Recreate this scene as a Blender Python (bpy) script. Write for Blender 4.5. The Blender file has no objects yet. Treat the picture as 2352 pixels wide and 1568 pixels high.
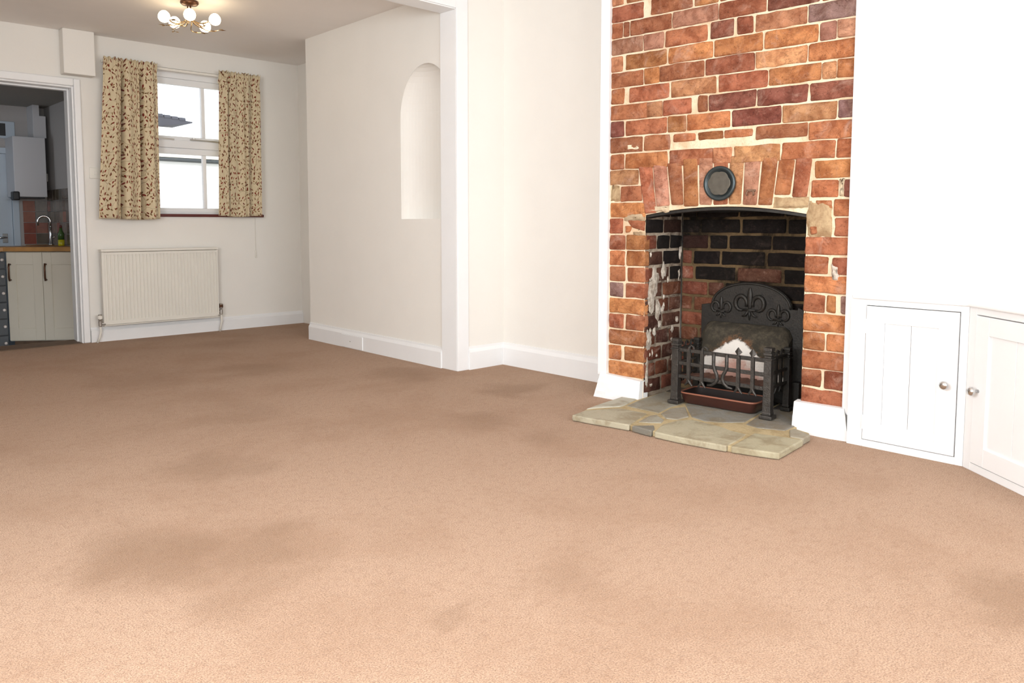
import bpy, math, random
from mathutils import Vector, Matrix, noise

random.seed(7)
SC = bpy.context.scene
COL = SC.collection
R = math.radians

# ------------------------------------------------------------------ camera
F_PX = 1800.28                       # focal length for a 2352 px wide frame
cam_d = bpy.data.cameras.new('camera')
cam_d.sensor_width = 36.0
cam_d.lens = 36.0 * F_PX / 2352.0
cam_d.shift_y = -128.55 / 2352.0
cam_d.clip_start = 0.02
cam = bpy.data.objects.new('camera', cam_d)
COL.objects.link(cam)
CAM_H = 0.88
pit, yaw, rol = R(4.5718), R(43.8393), R(0.0783)
fw = Vector((math.sin(yaw) * math.cos(pit), math.cos(yaw) * math.cos(pit), -math.sin(pit)))
rt = Vector((math.cos(yaw), -math.sin(yaw), 0))
up = rt.cross(fw)
rt2 = math.cos(rol) * rt + math.sin(rol) * up
up2 = -math.sin(rol) * rt + math.cos(rol) * up
mw = Matrix((rt2, up2, -fw)).transposed().to_4x4()
mw.translation = Vector((0, 0, CAM_H))
cam.matrix_world = mw
SC.camera = cam

# ------------------------------------------------------------------ view, world, daylight
SC.view_settings.view_transform = 'Standard'
SC.view_settings.look = 'None'
SC.view_settings.exposure = -0.14
SC.view_settings.gamma = 1.0
SC.view_settings.use_curve_mapping = False

world = bpy.data.worlds.new('overcast_sky')
SC.world = world
world.use_nodes = True
bg = world.node_tree.nodes['Background']
bg.inputs['Color'].default_value = (0.86, 0.93, 1.0, 1)
bg.inputs['Strength'].default_value = 2.6


def area_light(name, loc, rot, sx, sy, power, color):
    d = bpy.data.lights.new(name, 'AREA')
    d.shape = 'RECTANGLE'
    d.size, d.size_y = sx, sy
    d.energy = power
    d.color = color
    o = bpy.data.objects.new(name, d)
    COL.objects.link(o)
    o.location = loc
    o.rotation_euler = rot
    return o


# daylight through the front window behind the camera, an added unseen window on its left, and the kitchen's side window
area_light('front_window_daylight', (1.0, -1.56, 1.35), (R(90), 0, 0), 3.0, 1.3, 95, (0.92, 0.965, 1.0))
area_light('added_side_daylight', (-0.97, 1.05, 1.38), (R(90), 0, R(-90)), 1.9, 1.2, 118, (0.92, 0.965, 1.0))  # added fill for the right-hand walls, through an invented window
area_light('kitchen_window_daylight', (-0.52, 7.35, 1.25), (R(90), 0, R(-90)), 0.9, 0.8, 0.9, (0.75, 0.88, 1.0))

sun_d = bpy.data.lights.new('low_sun', 'SUN')
sun_d.energy = 5.0
sun_d.angle = R(1.0)
sun_d.color = (1.0, 0.98, 0.95)
sun = bpy.data.objects.new('low_sun', sun_d)
COL.objects.link(sun)
sun.rotation_euler = Vector((-0.80, 0.55, -0.25)).to_track_quat('-Z', 'Y').to_euler()

# ------------------------------------------------------------------ plan of the house (metres)
CEIL = 2.2241
LX, LY = 3.0658, 2.4926              # left front corner of the chimney breast
PHI = math.atan2(1.334 - 2.4926, 3.1585 - 3.0658)   # direction of its brick face
BW = 1.1623                          # width of the brick face
FWX, FWY = 1.7075, 6.2584            # point on the back wall
FPHI = math.atan2(-0.0218, 1.7178)
COURSE, Z0 = 0.0788, 1.6919
HB = 2.1065                          # underside of the beam


# ------------------------------------------------------------------ materials
def srgb(r, g, b):
    f = lambda c: (c / 255 / 12.92) if c / 255 <= 0.04045 else ((c / 255 + 0.055) / 1.055) ** 2.4
    return (f(r), f(g), f(b), 1)


class NT:
    def __init__(s, name, rough=0.6, metal=0.0, spec=0.5):
        s.m = bpy.data.materials.new(name)
        s.m.use_nodes = True
        s.t = s.m.node_tree
        s.b = s.t.nodes['Principled BSDF']
        s.b.inputs['Roughness'].default_value = rough
        s.b.inputs['Metallic'].default_value = metal
        s.b.inputs['Specular IOR Level'].default_value = spec

    def n(s, typ, **kw):
        nd = s.t.nodes.new(typ)
        for k, v in kw.items():
            if k.startswith('i_'):
                key = k[2:]
                key = int(key) if key.isdigit() else key.replace('_', ' ')
                s.set(nd.inputs[key], v)
            else:
                setattr(nd, k, v)
        return nd

    def set(s, sock, v):
        if isinstance(v, bpy.types.NodeSocket):
            s.t.links.new(v, sock)
        else:
            sock.default_value = v

    def base(s, v):
        s.set(s.b.inputs['Base Color'], v)

    def noise(s, vec, scale, detail=4, rough=0.6, dist=0.0):
        nd = s.n('ShaderNodeTexNoise')
        if vec is not None:
            s.set(nd.inputs['Vector'], vec)
        nd.inputs['Scale'].default_value = scale
        nd.inputs['Detail'].default_value = detail
        nd.inputs['Roughness'].default_value = rough
        nd.inputs['Distortion'].default_value = dist
        return nd.outputs['Fac']

    def ramp(s, fac, a, b, lo=0.0, hi=1.0, smooth=True):
        nd = s.n('ShaderNodeMapRange')
        nd.interpolation_type = 'SMOOTHSTEP' if smooth else 'LINEAR'
        s.set(nd.inputs['Value'], fac)
        nd.inputs['From Min'].default_value = a
        nd.inputs['From Max'].default_value = b
        nd.inputs['To Min'].default_value = lo
        nd.inputs['To Max'].default_value = hi
        return nd.outputs['Result']

    def mix(s, fac, a, b, mode='MIX'):
        nd = s.n('ShaderNodeMix', data_type='RGBA', blend_type=mode)
        s.set(nd.inputs[0], fac)
        s.set(nd.inputs[6], a)
        s.set(nd.inputs[7], b)
        return nd.outputs[2]

    def math(s, op, a, b=0.0, c=0.0):
        nd = s.n('ShaderNodeMath', operation=op)
        s.set(nd.inputs[0], a)
        s.set(nd.inputs[1], b)
        s.set(nd.inputs[2], c)
        return nd.outputs[0]

    def vmath(s, op, a, b=(0, 0, 0)):
        nd = s.n('ShaderNodeVectorMath', operation=op)
        s.set(nd.inputs[0], a)
        s.set(nd.inputs[1], b)
        return nd.outputs['Value'] if op in ('LENGTH', 'DISTANCE', 'DOT_PRODUCT') else nd.outputs[0]

    def bump(s, h, strength=0.3, dist=0.01, prev=None):
        nd = s.n('ShaderNodeBump')
        nd.inputs['Strength'].default_value = strength
        nd.inputs['Distance'].default_value = dist
        s.set(nd.inputs['Height'], h)
        if prev is not None:
            s.set(nd.inputs['Normal'], prev)
        s.set(s.b.inputs['Normal'], nd.outputs[0])
        return nd.outputs[0]

    def obj(s):
        return s.n('ShaderNodeTexCoord').outputs['Object']

    def geo(s):
        return s.n('ShaderNodeNewGeometry').outputs['Position']


def plain(name, col, rough=0.5, metal=0.0, var=0.0, scale=12, bump=0.0, bscale=80, spec=0.5):
    m = NT(name, rough, metal, spec)
    c = srgb(*col)
    if var:
        f = m.noise(m.geo(), scale, 5)
        d = tuple(x * (1 - var) for x in c[:3]) + (1,)
        m.base(m.mix(m.ramp(f, 0.35, 0.7), c, d))
    else:
        m.base(c)
    if bump:
        m.bump(m.noise(m.geo(), bscale, 4), bump, 0.004)
    return m.m


MT = {}
MT['wall'] = plain('magnolia_wall_paint', (238, 234, 227), 0.75, var=0.02, scale=3, bump=0.12, bscale=45)
MT['ceiling'] = plain('ceiling_paint', (244, 239, 234), 0.85, var=0.03, scale=2, bump=0.06)
MT['gloss'] = plain('white_gloss_paint', (240, 240, 240), 0.32, var=0.015, scale=8, bump=0.05, bscale=25)
MT['satin'] = plain('white_satin_paint', (238, 238, 238), 0.45, bump=0.05, bscale=30)
MT['rough_white'] = plain('whitewashed_stone', (240, 240, 240), 0.7, var=0.03, scale=20, bump=0.7, bscale=18)
MT['radiator'] = plain('cream_radiator_enamel', (230, 226, 216), 0.4)
MT['pipe'] = plain('painted_pipe', (230, 226, 216), 0.5)
MT['chrome'] = plain('chrome', (205, 205, 205), 0.16, 1.0)
MT['steel'] = plain('brushed_steel', (190, 188, 184), 0.3, 1.0)
MT['brown_metal'] = plain('brown_metal', (92, 62, 44), 0.35, 0.7)
MT['plastic'] = plain('white_plastic', (236, 232, 222), 0.35)
MT['dark'] = plain('dark_gap', (20, 18, 16), 0.9)
MT['sill'] = plain('dark_red_sill', (92, 34, 28), 0.45)
MT['iron'] = plain('black_cast_iron', (46, 43, 39), 0.5, 0.35, var=0.35, scale=25, bump=0.4, bscale=120)
MT['iron_grey'] = plain('grey_forged_iron', (74, 70, 66), 0.42, 0.55, var=0.3, scale=40, bump=0.6, bscale=110)
MT['rust'] = plain('rusty_iron', (128, 98, 78), 0.8, 0.2, var=0.3, scale=60)
MT['soot_iron'] = plain('sooted_iron', (14, 13, 12), 0.8)
MT['plate'] = plain('pewter_plaque', (96, 91, 82), 0.45, 0.5, var=0.2, scale=30)
MT['plate_rim'] = plain('blued_rim', (62, 70, 72), 0.35, 0.6)
MT['tray'] = plain('brown_enamel_tray', (70, 40, 33), 0.28, var=0.15, scale=10)
MT['tray_rim'] = plain('worn_tray_rim', (150, 96, 76), 0.3)
MT['tray_in'] = plain('ash_dark_tray_inside', (38, 28, 25), 0.6)
MT['grate_bar'] = plain('rusty_fire_bars', (112, 78, 64), 0.8, 0.2, var=0.4, scale=40)
MT['oak'] = plain('oak_worktop', (176, 128, 72), 0.4, var=0.25, scale=9)
MT['shaker'] = plain('ivory_cabinet_paint', (208, 199, 182), 0.5)
MT['kitchen_wall'] = plain('kitchen_wall_paint', (178, 174, 172), 0.8)  # greyed, so part of the kitchen's dimness is in the paint
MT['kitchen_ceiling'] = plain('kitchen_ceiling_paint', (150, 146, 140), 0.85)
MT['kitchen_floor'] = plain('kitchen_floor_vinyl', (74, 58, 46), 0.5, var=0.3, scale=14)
MT['threshold'] = plain('worn_threshold_board', (110, 86, 66), 0.6, var=0.3, scale=16)
MT['kdoor'] = plain('pale_blue_door_paint', (188, 200, 212), 0.45)  # paint taken darker to stand in for the dim kitchen light
MT['boiler'] = plain('boiler_enamel', (200, 200, 204), 0.4)  # white toned down, kitchen shade put into the colour
MT['drawers'] = plain('dark_grey_drawer_paint', (74, 76, 78), 0.5)
MT['knob_white'] = plain('pale_knob', (226, 214, 206), 0.4)
MT['black'] = plain('black_plastic', (26, 26, 28), 0.4)
MT['outside_wall'] = plain('white_render', (240, 238, 232), 0.9)
MT['outside_trim'] = plain('pale_outside_paint', (228, 232, 236), 0.8)
MT['pale_roof'] = plain('pale_roof_sheet', (232, 226, 208), 0.9, var=0.06, scale=3)
MT['slate'] = plain('dark_slate_roof', (58, 60, 70), 0.8, var=0.25, scale=4)
MT['gutter'] = plain('grey_gutter', (52, 58, 60), 0.6)
MT['yard'] = plain('yard_concrete', (170, 166, 158), 0.9)
MT['bottle'] = plain('green_bottle', (60, 90, 40), 0.2)
MT['yellow'] = plain('yellow_liquid', (190, 180, 30), 0.25)
MT['leaf_metal'] = plain('champagne_metal', (214, 188, 150), 0.22, 1.0)


def glass_mat():
    m = NT('window_glass')
    t = m.t
    tr = t.nodes.new('ShaderNodeBsdfTransparent')
    gl = t.nodes.new('ShaderNodeBsdfGlossy')
    gl.inputs['Roughness'].default_value = 0.02
    mx = t.nodes.new('ShaderNodeMixShader')
    mx.inputs[0].default_value = 0.05
    t.links.new(tr.outputs[0], mx.inputs[1])
    t.links.new(gl.outputs[0], mx.inputs[2])
    t.links.new(mx.outputs[0], t.nodes['Material Output'].inputs['Surface'])
    return m.m


MT['glass'] = glass_mat()


def bulb_mat():
    m = NT('lit_frosted_glass', 0.3)
    m.base((1, 0.93, 0.8, 1))
    m.b.inputs['Emission Color'].default_value = (1.0, 0.80, 0.52, 1)
    m.b.inputs['Emission Strength'].default_value = 9
    return m.m


MT['bulb'] = bulb_mat()


def carpet_mat():
    m = NT('beige_carpet_pile', 0.95, spec=0.15)
    p = m.geo()
    fine = m.noise(p, 260, 3, 0.7)
    med = m.noise(p, 38, 5, 0.7)
    big = m.noise(p, 1.6, 5, 0.62, 0.3)
    c0, c1 = srgb(208, 173, 145), srgb(158, 123, 97)
    c = m.mix(m.ramp(fine, 0.34, 0.7), c0, c1)
    c = m.mix(m.ramp(med, 0.46, 0.72, 0, 0.34), c, srgb(148, 110, 82))
    c = m.mix(m.ramp(big, 0.42, 0.68, 0, 0.36), c, srgb(160, 120, 88))
    warp = m.n('ShaderNodeTexNoise', noise_dimensions='3D')
    m.set(warp.inputs['Vector'], p)
    warp.inputs['Scale'].default_value = 3.2
    warp.inputs['Detail'].default_value = 5
    w = m.vmath('SUBTRACT', warp.outputs['Color'], (0.5, 0.5, 0.5))
    wp = m.vmath('ADD', p, m.vmath('MULTIPLY', w, (0.5, 0.5, 0.0)))
    acc = None
    for x, y, r, s in ((0.72, 2.12, .30, .9), (0.95, 1.95, .20, .7), (0.80, 1.80, .16, .5), (1.11, 2.75, .22, .55),
                       (2.11, 4.39, .30, .6), (2.84, 2.98, .22, .75), (2.67, 3.68, .26, .6), (2.28, 2.62, .22, .5),
                       (2.30, 2.22, .18, .4), (1.57, 3.42, .3, .4), (2.05, 0.46, .2, .7), (1.14, 1.30, .08, .5),
                       (2.4, 5.5, .3, .45), (1.5, 4.6, .4, .4), (1.42, 1.28, .16, .35)):
        d = m.vmath('DISTANCE', wp, (x, y, 0))
        f = m.ramp(d, r * 0.25, r * 1.1, s, 0.0)
        acc = f if acc is None else m.math('MAXIMUM', acc, f)
    c = m.mix(m.math('MULTIPLY', acc, 0.5), c, srgb(132, 96, 62))
    m.base(c)
    h = m.math('ADD', fine, m.math('MULTIPLY', med, 0.8))
    m.bump(h, 0.75, 0.012)
    m.b.inputs['Sheen Weight'].default_value = 0.15
    return m.m


MT['carpet'] = carpet_mat()


def brick_mat(name, haze):
    m = NT(name, 0.88, spec=0.25)
    oi = m.n('ShaderNodeObjectInfo')
    off = m.vmath('MULTIPLY', oi.outputs['Location'], (13.1, 17.7, 11.3))
    p = m.vmath('ADD', m.obj(), off)
    n1 = m.noise(p, 14, 6, 0.65, 0.4)
    n2 = m.noise(p, 60, 5, 0.7)
    n3 = m.noise(p, 8, 6, 0.7, 1.0)
    c = oi.outputs['Color']
    c = m.mix(m.ramp(n1, 0.36, 0.66, 0, 0.85), c, m.mix(1.0, c, srgb(188, 164, 152), 'MULTIPLY'))
    c = m.mix(m.ramp(n2, 0.52, 0.74, 0, 0.35 * haze), c, m.mix(0.5, c, srgb(226, 186, 160)))
    c = m.mix(m.ramp(n3, 0.52, 0.74, 0, 0.5 * haze), c, m.mix(0.8, c, srgb(226, 192, 172)))
    c = m.mix(m.ramp(n2, 0.42, 0.26, 0, 0.55), c, m.mix(1.0, c, srgb(110, 84, 78), 'MULTIPLY'))
    n4 = m.noise(m.vmath('MULTIPLY', p, (1.0, 1.0, 2.2)), 9, 5, 0.6, 1.6)
    crack = m.math('ABSOLUTE', m.math('SUBTRACT', n4, 0.5))
    c = m.mix(m.ramp(crack, 0.0, 0.012, 0.5, 0.0), c, m.mix(1.0, c, srgb(128, 96, 86), 'MULTIPLY'))
    m.base(c)
    b1 = m.bump(m.noise(p, 22, 8, 0.8, 0.6), 1.0, 0.012)
    b1 = m.bump(m.ramp(crack, 0.0, 0.02), 0.4, 0.003, b1)
    m.bump(n2, 0.5, 0.004, b1)
    return m.m


MT['brick'] = brick_mat('old_clay_brick', 1.0)
MT['brick_soot'] = brick_mat('sooted_clay_brick', 0.12)


def mortar_mat(name, light, dark, amt, scale=7.0):
    m = NT(name, 0.95, spec=0.15)
    p = m.geo()
    a = m.noise(p, scale, 5, 0.65, 0.5)
    b = m.noise(p, 90, 5, 0.75)
    c = m.mix(m.ramp(a, 0.40, 0.66, 0, amt), srgb(*light), srgb(*dark))
    c = m.mix(m.ramp(b, 0.5, 0.75, 0, 0.35), c, m.mix(1.0, c, srgb(170, 140, 110), 'MULTIPLY'))
    m.base(c)
    m.bump(b, 0.8, 0.006)
    return m.m


MT['mortar'] = mortar_mat('cream_lime_mortar', (242, 224, 194), (214, 180, 142), 0.7)
MT['mortar_low'] = mortar_mat('grey_lime_mortar', (216, 196, 166), (158, 130, 98), 0.8)
MT['mortar_soot'] = mortar_mat('sooted_mortar', (112, 92, 66), (26, 22, 18), 1.0, 4)
MT['mortar_flaky'] = mortar_mat('flaking_white_mortar', (188, 172, 152), (84, 66, 54), 1.0, 7)
MT['lime'] = mortar_mat('flaked_limewash', (216, 206, 192), (150, 132, 114), 0.8, 30)
MT['soot'] = plain('soot_black', (13, 12, 11), 0.95)
MT['cement'] = mortar_mat('patched_cement', (190, 164, 128), (150, 118, 86), 0.8, 14)
MT['hearth_joint'] = mortar_mat('sandy_hearth_joint', (196, 178, 140), (160, 140, 104), 0.7, 12)


def stone_mat():
    m = NT('riven_hearth_stone', 0.75, spec=0.3)
    oi = m.n('ShaderNodeObjectInfo')
    p = m.geo()
    n1 = m.noise(p, 9, 6, 0.65, 0.6)
    n2 = m.noise(p, 55, 5, 0.7)
    c = oi.outputs['Color']
    c = m.mix(m.ramp(n1, 0.42, 0.66, 0, 0.55), c, srgb(128, 112, 84))
    c = m.mix(m.ramp(n2, 0.55, 0.75, 0, 0.4), c, srgb(196, 190, 176))
    m.base(c)
    b1 = m.bump(n1, 0.6, 0.010)
    m.bump(n2, 0.45, 0.004, b1)
    return m.m


MT['stone'] = stone_mat()


def curtain_mat():
    m = NT('leaf_print_curtain_cotton', 0.9, spec=0.15)
    uv = m.n('ShaderNodeTexCoord').outputs['UV']

    def leaves(scale, seed, ca, cb, size, keep, prev):
        v = m.n('ShaderNodeTexVoronoi', voronoi_dimensions='2D', feature='F1')
        sc = m.vmath('ADD', m.vmath('MULTIPLY', uv, (scale, scale, 0)), (seed, seed * 1.7, 0))
        m.set(v.inputs['Vector'], sc)
        v.inputs['Scale'].default_value = 1.0
        v.inputs['Randomness'].default_value = 0.85
        d = m.vmath('SUBTRACT', sc, v.outputs['Position'])
        sep = m.n('ShaderNodeSeparateXYZ')
        m.set(sep.inputs[0], d)
        sc2 = m.n('ShaderNodeSeparateColor')
        m.set(sc2.inputs[0], v.outputs['Color'])
        rnd = sc2.outputs[0]
        ang = m.ramp(rnd, 0, 1, -2.6, 2.6, False)
        co, si = m.math('COSINE', ang), m.math('SINE', ang)
        x, y = sep.outputs[0], sep.outputs[1]
        u = m.math('ADD', m.math('MULTIPLY', x, co), m.math('MULTIPLY', y, si))
        w = m.math('SUBTRACT', m.math('MULTIPLY', y, co), m.math('MULTIPLY', x, si))
        e = m.math('SQRT', m.math('ADD', m.math('POWER', m.math('MULTIPLY', u, 1.0), 2.0),
                                  m.math('POWER', m.math('MULTIPLY', w, 2.3), 2.0)))
        f = m.ramp(e, size * 0.8, size, 1, 0)
        f = m.math('MULTIPLY', f, m.math('LESS_THAN', sc2.outputs[1], keep))
        return m.mix(f, prev, m.mix(sc2.outputs[2], ca, cb))

    base = m.mix(m.ramp(m.noise(uv, 30, 3), 0.4, 0.7, 0, 0.35), srgb(212, 196, 164), srgb(196, 176, 142))
    # thin trailing stems
    wn = m.n('ShaderNodeTexNoise', noise_dimensions='2D')
    m.set(wn.inputs['Vector'], uv)
    wn.inputs['Scale'].default_value = 9
    suv = m.vmath('ADD', uv, m.vmath('MULTIPLY', m.vmath('SUBTRACT', wn.outputs['Color'], (.5, .5, .5)), (.09, .09, 0)))
    ve = m.n('ShaderNodeTexVoronoi', voronoi_dimensions='2D', feature='DISTANCE_TO_EDGE')
    m.set(ve.inputs['Vector'], suv)
    ve.inputs['Scale'].default_value = 11
    base = m.mix(m.ramp(ve.outputs['Distance'], 0.012, 0.035, 0.5, 0), base, srgb(126, 106, 78))
    c = leaves(29, 3.1, srgb(112, 82, 50), srgb(146, 112, 76), 0.36, 0.66, base)
    c = leaves(24, 11.7, srgb(128, 40, 28), srgb(100, 50, 36), 0.33, 0.78, c)
    m.base(c)
    m.bump(m.noise(uv, 300, 2), 0.15, 0.002)
    m.b.inputs['Sheen Weight'].default_value = 0.1
    return m.m


MT['curtain'] = curtain_mat()


def firebrick_mat():
    """sooted fireclay block; soot burnt away in a peaked pale patch low on its face (object space)"""
    m = NT('sooted_fireclay', 0.95, spec=0.1)
    o = m.obj()
    sep = m.n('ShaderNodeSeparateXYZ')
    m.set(sep.inputs[0], o)
    x, z = sep.outputs[0], sep.outputs[2]
    nz = m.noise(o, 26, 6, 0.75)
    nz2 = m.noise(o, 70, 5, 0.75)
    dx = m.math('ABSOLUTE', m.math('SUBTRACT', x, -0.01))
    peak = m.math('SUBTRACT', 0.245, m.math('MULTIPLY', m.math('POWER', dx, 1.15), 0.85))
    edge = m.math('ADD', m.math('SUBTRACT', peak, z), m.math('MULTIPLY', m.math('SUBTRACT', nz, 0.5), 0.05))
    burnt = m.ramp(edge, 0.0, 0.014)
    pink = m.ramp(m.math('ADD', edge, m.math('MULTIPLY', m.math('SUBTRACT', nz2, 0.5), 0.12)), 0.05, 0.12)
    clay = m.mix(pink, srgb(226, 220, 212), srgb(196, 156, 142))
    soot = m.mix(m.ramp(nz, 0.4, 0.7), srgb(62, 58, 50), srgb(88, 80, 68))
    rust = m.math('MULTIPLY', m.ramp(edge, -0.045, 0.0), m.ramp(nz, 0.45, 0.65, 0, 0.6))
    soot = m.mix(rust, soot, srgb(132, 84, 52))
    m.base(m.mix(burnt, soot, clay))
    m.bump(nz2, 0.6, 0.008)
    return m.m


MT['fireclay'] = firebrick_mat()


# ------------------------------------------------------------------ mesh helpers
class M:
    def __init__(s):
        s.v, s.f = [], []

    def add(s, vs, fs):
        k = len(s.v)
        s.v += [tuple(p) for p in vs]
        s.f += [tuple(i + k for i in q) for q in fs]
        return s

    def box(s, x0, x1, y0, y1, z0, z1):
        vs = [(x, y, z) for z in (z0, z1) for y in (y0, y1) for x in (x0, x1)]
        return s.add(vs, [(0, 2, 3, 1), (4, 5, 7, 6), (0, 1, 5, 4), (2, 6, 7, 3), (0, 4, 6, 2), (1, 3, 7, 5)])

    def prism(s, poly, z0, z1):
        """plan polygon (counter-clockwise) extruded upwards"""
        n = len(poly)
        vs = [(x, y, z0) for x, y in poly] + [(x, y, z1) for x, y in poly]
        fs = [tuple(reversed(range(n))), tuple(range(n, 2 * n))]
        fs += [(i, (i + 1) % n, n + (i + 1) % n, n + i) for i in range(n)]
        return s.add(vs, fs)

    def prism_y(s, poly, y0, y1):
        """polygon in (x,z), counter-clockwise seen from -y, extruded from y0 (front) to y1"""
        n = len(poly)
        vs = [(x, y0, z) for x, z in poly] + [(x, y1, z) for x, z in poly]
        fs = [tuple(range(n)), tuple(reversed(range(n, 2 * n)))]
        fs += [((i + 1) % n, i, n + i, n + (i + 1) % n) for i in range(n)]
        return s.add(vs, fs)

    def tube(s, pts, r, n=8, caps=True):
        pts = [Vector(p) for p in pts]
        rs = r if isinstance(r, (list, tuple)) else [r] * len(pts)
        t = [(pts[min(i + 1, len(pts) - 1)] - pts[max(i - 1, 0)]).normalized() for i in range(len(pts))]
        a = t[0].orthogonal().normalized()
        vs, fs = [], []
        for i, p in enumerate(pts):
            if i:
                a = (a - t[i] * a.dot(t[i])).normalized()
            b = t[i].cross(a)
            for k in range(n):
                w = 2 * math.pi * k / n
                vs.append(p + (a * math.cos(w) + b * math.sin(w)) * rs[i])
        for i in range(len(pts) - 1):
            for k in range(n):
                fs.append((i * n + k, i * n + (k + 1) % n, (i + 1) * n + (k + 1) % n, (i + 1) * n + k))
        if caps:
            fs.append(tuple(reversed(range(n))))
            fs.append(tuple(range((len(pts) - 1) * n, len(pts) * n)))
        return s.add(vs, fs)

    def bar(s, p, q, w, h, upv=(0, 0, 1)):
        """rectangular bar from p to q, w across, h along upv"""
        p, q = Vector(p), Vector(q)
        d = (q - p).normalized()
        u = Vector(upv)
        x = d.cross(u).normalized()
        u = x.cross(d)
        vs = []
        for c in (p, q):
            for a, b in ((-1, -1), (1, -1), (1, 1), (-1, 1)):
                vs.append(c + x * (a * w / 2) + u * (b * h / 2))
        return s.add(vs, [(0, 1, 2, 3), (7, 6, 5, 4), (1, 0, 4, 5), (2, 1, 5, 6), (3, 2, 6, 7), (0, 3, 7, 4)])

    def lathe(s, prof, n=20, center=(0, 0, 0), axis='z'):
        vs, fs = [], []
        for r, z in prof:
            for k in range(n):
                w = 2 * math.pi * k / n
                p = (r * math.cos(w), r * math.sin(w), z)
                if axis == 'y':
                    p = (p[0], p[2], -p[1])
                elif axis == 'x':
                    p = (p[2], p[1], -p[0])
                vs.append((p[0] + center[0], p[1] + center[1], p[2] + center[2]))
        for i in range(len(prof) - 1):
            for k in range(n):
                fs.append((i * n + k, i * n + (k + 1) % n, (i + 1) * n + (k + 1) % n, (i + 1) * n + k))
        fs.append(tuple(reversed(range(n))))
        fs.append(tuple(range((len(prof) - 1) * n, len(prof) * n)))
        return s.add(vs, fs)

    def ball(s, c, rx, ry=None, rz=None, n=12, m=8, jit=0.0, seed=0.0):
        ry = rx if ry is None else ry
        rz = rx if rz is None else rz
        vs, fs = [], []
        for i in range(m + 1):
            th = math.pi * (i / m * 0.98 + 0.01)
            for k in range(n):
                w = 2 * math.pi * k / n
                d = Vector((math.sin(th) * math.cos(w), math.sin(th) * math.sin(w), math.cos(th)))
                q = 1 + jit * noise.noise(d * 1.7 + Vector((seed, seed, seed)))
                vs.append((c[0] + d.x * rx * q, c[1] + d.y * ry * q, c[2] + d.z * rz * q))
        for i in range(m):
            for k in range(n):
                fs.append((i * n + k, (i + 1) * n + k, (i + 1) * n + (k + 1) % n, i * n + (k + 1) % n))
        fs.append(tuple(range(n)))
        fs.append(tuple(reversed(range(m * n, (m + 1) * n))))
        return s.add(vs, fs)

    def grid(s, fn, nu, nv, flip=False):
        k = len(s.v)
        for j in range(nv + 1):
            for i in range(nu + 1):
                s.v.append(tuple(fn(i / nu, j / nv)))
        for j in range(nv):
            for i in range(nu):
                a = k + j * (nu + 1) + i
                q = (a, a + 1, a + nu + 2, a + nu + 1)
                s.f.append(tuple(reversed(q)) if flip else q)
        return s

    def slab(s, x0, x1, z0, z1, holes, y0, y1):
        """upright slab with rectangular holes (a,b,c,d)=(x0,x1,z0,z1), solid between y0 and y1"""
        xs = sorted({x0, x1, *[h[0] for h in holes], *[h[1] for h in holes]})
        zs = sorted({z0, z1, *[h[2] for h in holes], *[h[3] for h in holes]})
        xs = [x for x in xs if x0 <= x <= x1]
        zs = [z for z in zs if z0 <= z <= z1]
        nx, nz = len(xs) - 1, len(zs) - 1

        def solid(i, j):
            if not (0 <= i < nx and 0 <= j < nz):
                return False
            cx, cz = (xs[i] + xs[i + 1]) / 2, (zs[j] + zs[j + 1]) / 2
            return not any(a < cx < b and c < cz < d for a, b, c, d in holes)
        for i in range(nx):
            for j in range(nz):
                if not solid(i, j):
                    continue
                a, b, c, d = xs[i], xs[i + 1], zs[j], zs[j + 1]
                s.add([(a, y0, c), (b, y0, c), (b, y0, d), (a, y0, d)], [(0, 1, 2, 3)])
                s.add([(a, y1, c), (b, y1, c), (b, y1, d), (a, y1, d)], [(3, 2, 1, 0)])
                if not solid(i - 1, j):
                    s.add([(a, y0, c), (a, y1, c), (a, y1, d), (a, y0, d)], [(3, 2, 1, 0)])
                if not solid(i + 1, j):
                    s.add([(b, y0, c), (b, y1, c), (b, y1, d), (b, y0, d)], [(0, 1, 2, 3)])
                if not solid(i, j - 1):
                    s.add([(a, y0, c), (b, y0, c), (b, y1, c), (a, y1, c)], [(3, 2, 1, 0)])
                if not solid(i, j + 1):
                    s.add([(a, y0, d), (b, y0, d), (b, y1, d), (a, y1, d)], [(0, 1, 2, 3)])
        return s

    def swap(s):
        """mirror x and y (an upright slab then runs along y)"""
        s.v = [(y, x, z) for x, y, z in s.v]
        s.f = [tuple(reversed(f)) for f in s.f]
        return s

    def build(s, name, mat, parent=None, off=(0, 0, 0), loc=None, rz=0.0, smooth=False, bevel=0.0, solid=0.0,
              weld=True, seg=2, uv=None):
        me = bpy.data.meshes.new(name)
        ox, oy, oz = off
        me.from_pydata([(x - ox, y - oy, z - oz) for x, y, z in s.v], [], s.f)
        me.validate()
        if uv is not None:
            l = me.uv_layers.new(name='uv')
            for lp in me.loops:
                l.data[lp.index].uv = uv[lp.vertex_index]
        if smooth:
            me.polygons.foreach_set('use_smooth', [True] * len(me.polygons))
        me.materials.append(MT[mat] if isinstance(mat, str) else mat)
        o = bpy.data.objects.new(name, me)
        COL.objects.link(o)
        o.parent = parent
        if loc is not None:
            o.location = loc
        o.rotation_euler = (0, 0, rz)
        if bevel:
            b = o.modifiers.new('bevel', 'BEVEL')
            b.width = bevel
            b.segments = seg
            b.limit_method = 'ANGLE'
            b.angle_limit = R(35)
        if solid:
            b = o.modifiers.new('thickness', 'SOLIDIFY')
            b.thickness = solid
        return o


def tag(o, label=None, cat=None, group=None, kind=None):
    if label:
        o['label'] = label
    if cat:
        o['category'] = cat
    if group:
        o['group'] = group
    if kind:
        o['kind'] = kind
    return o


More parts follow.
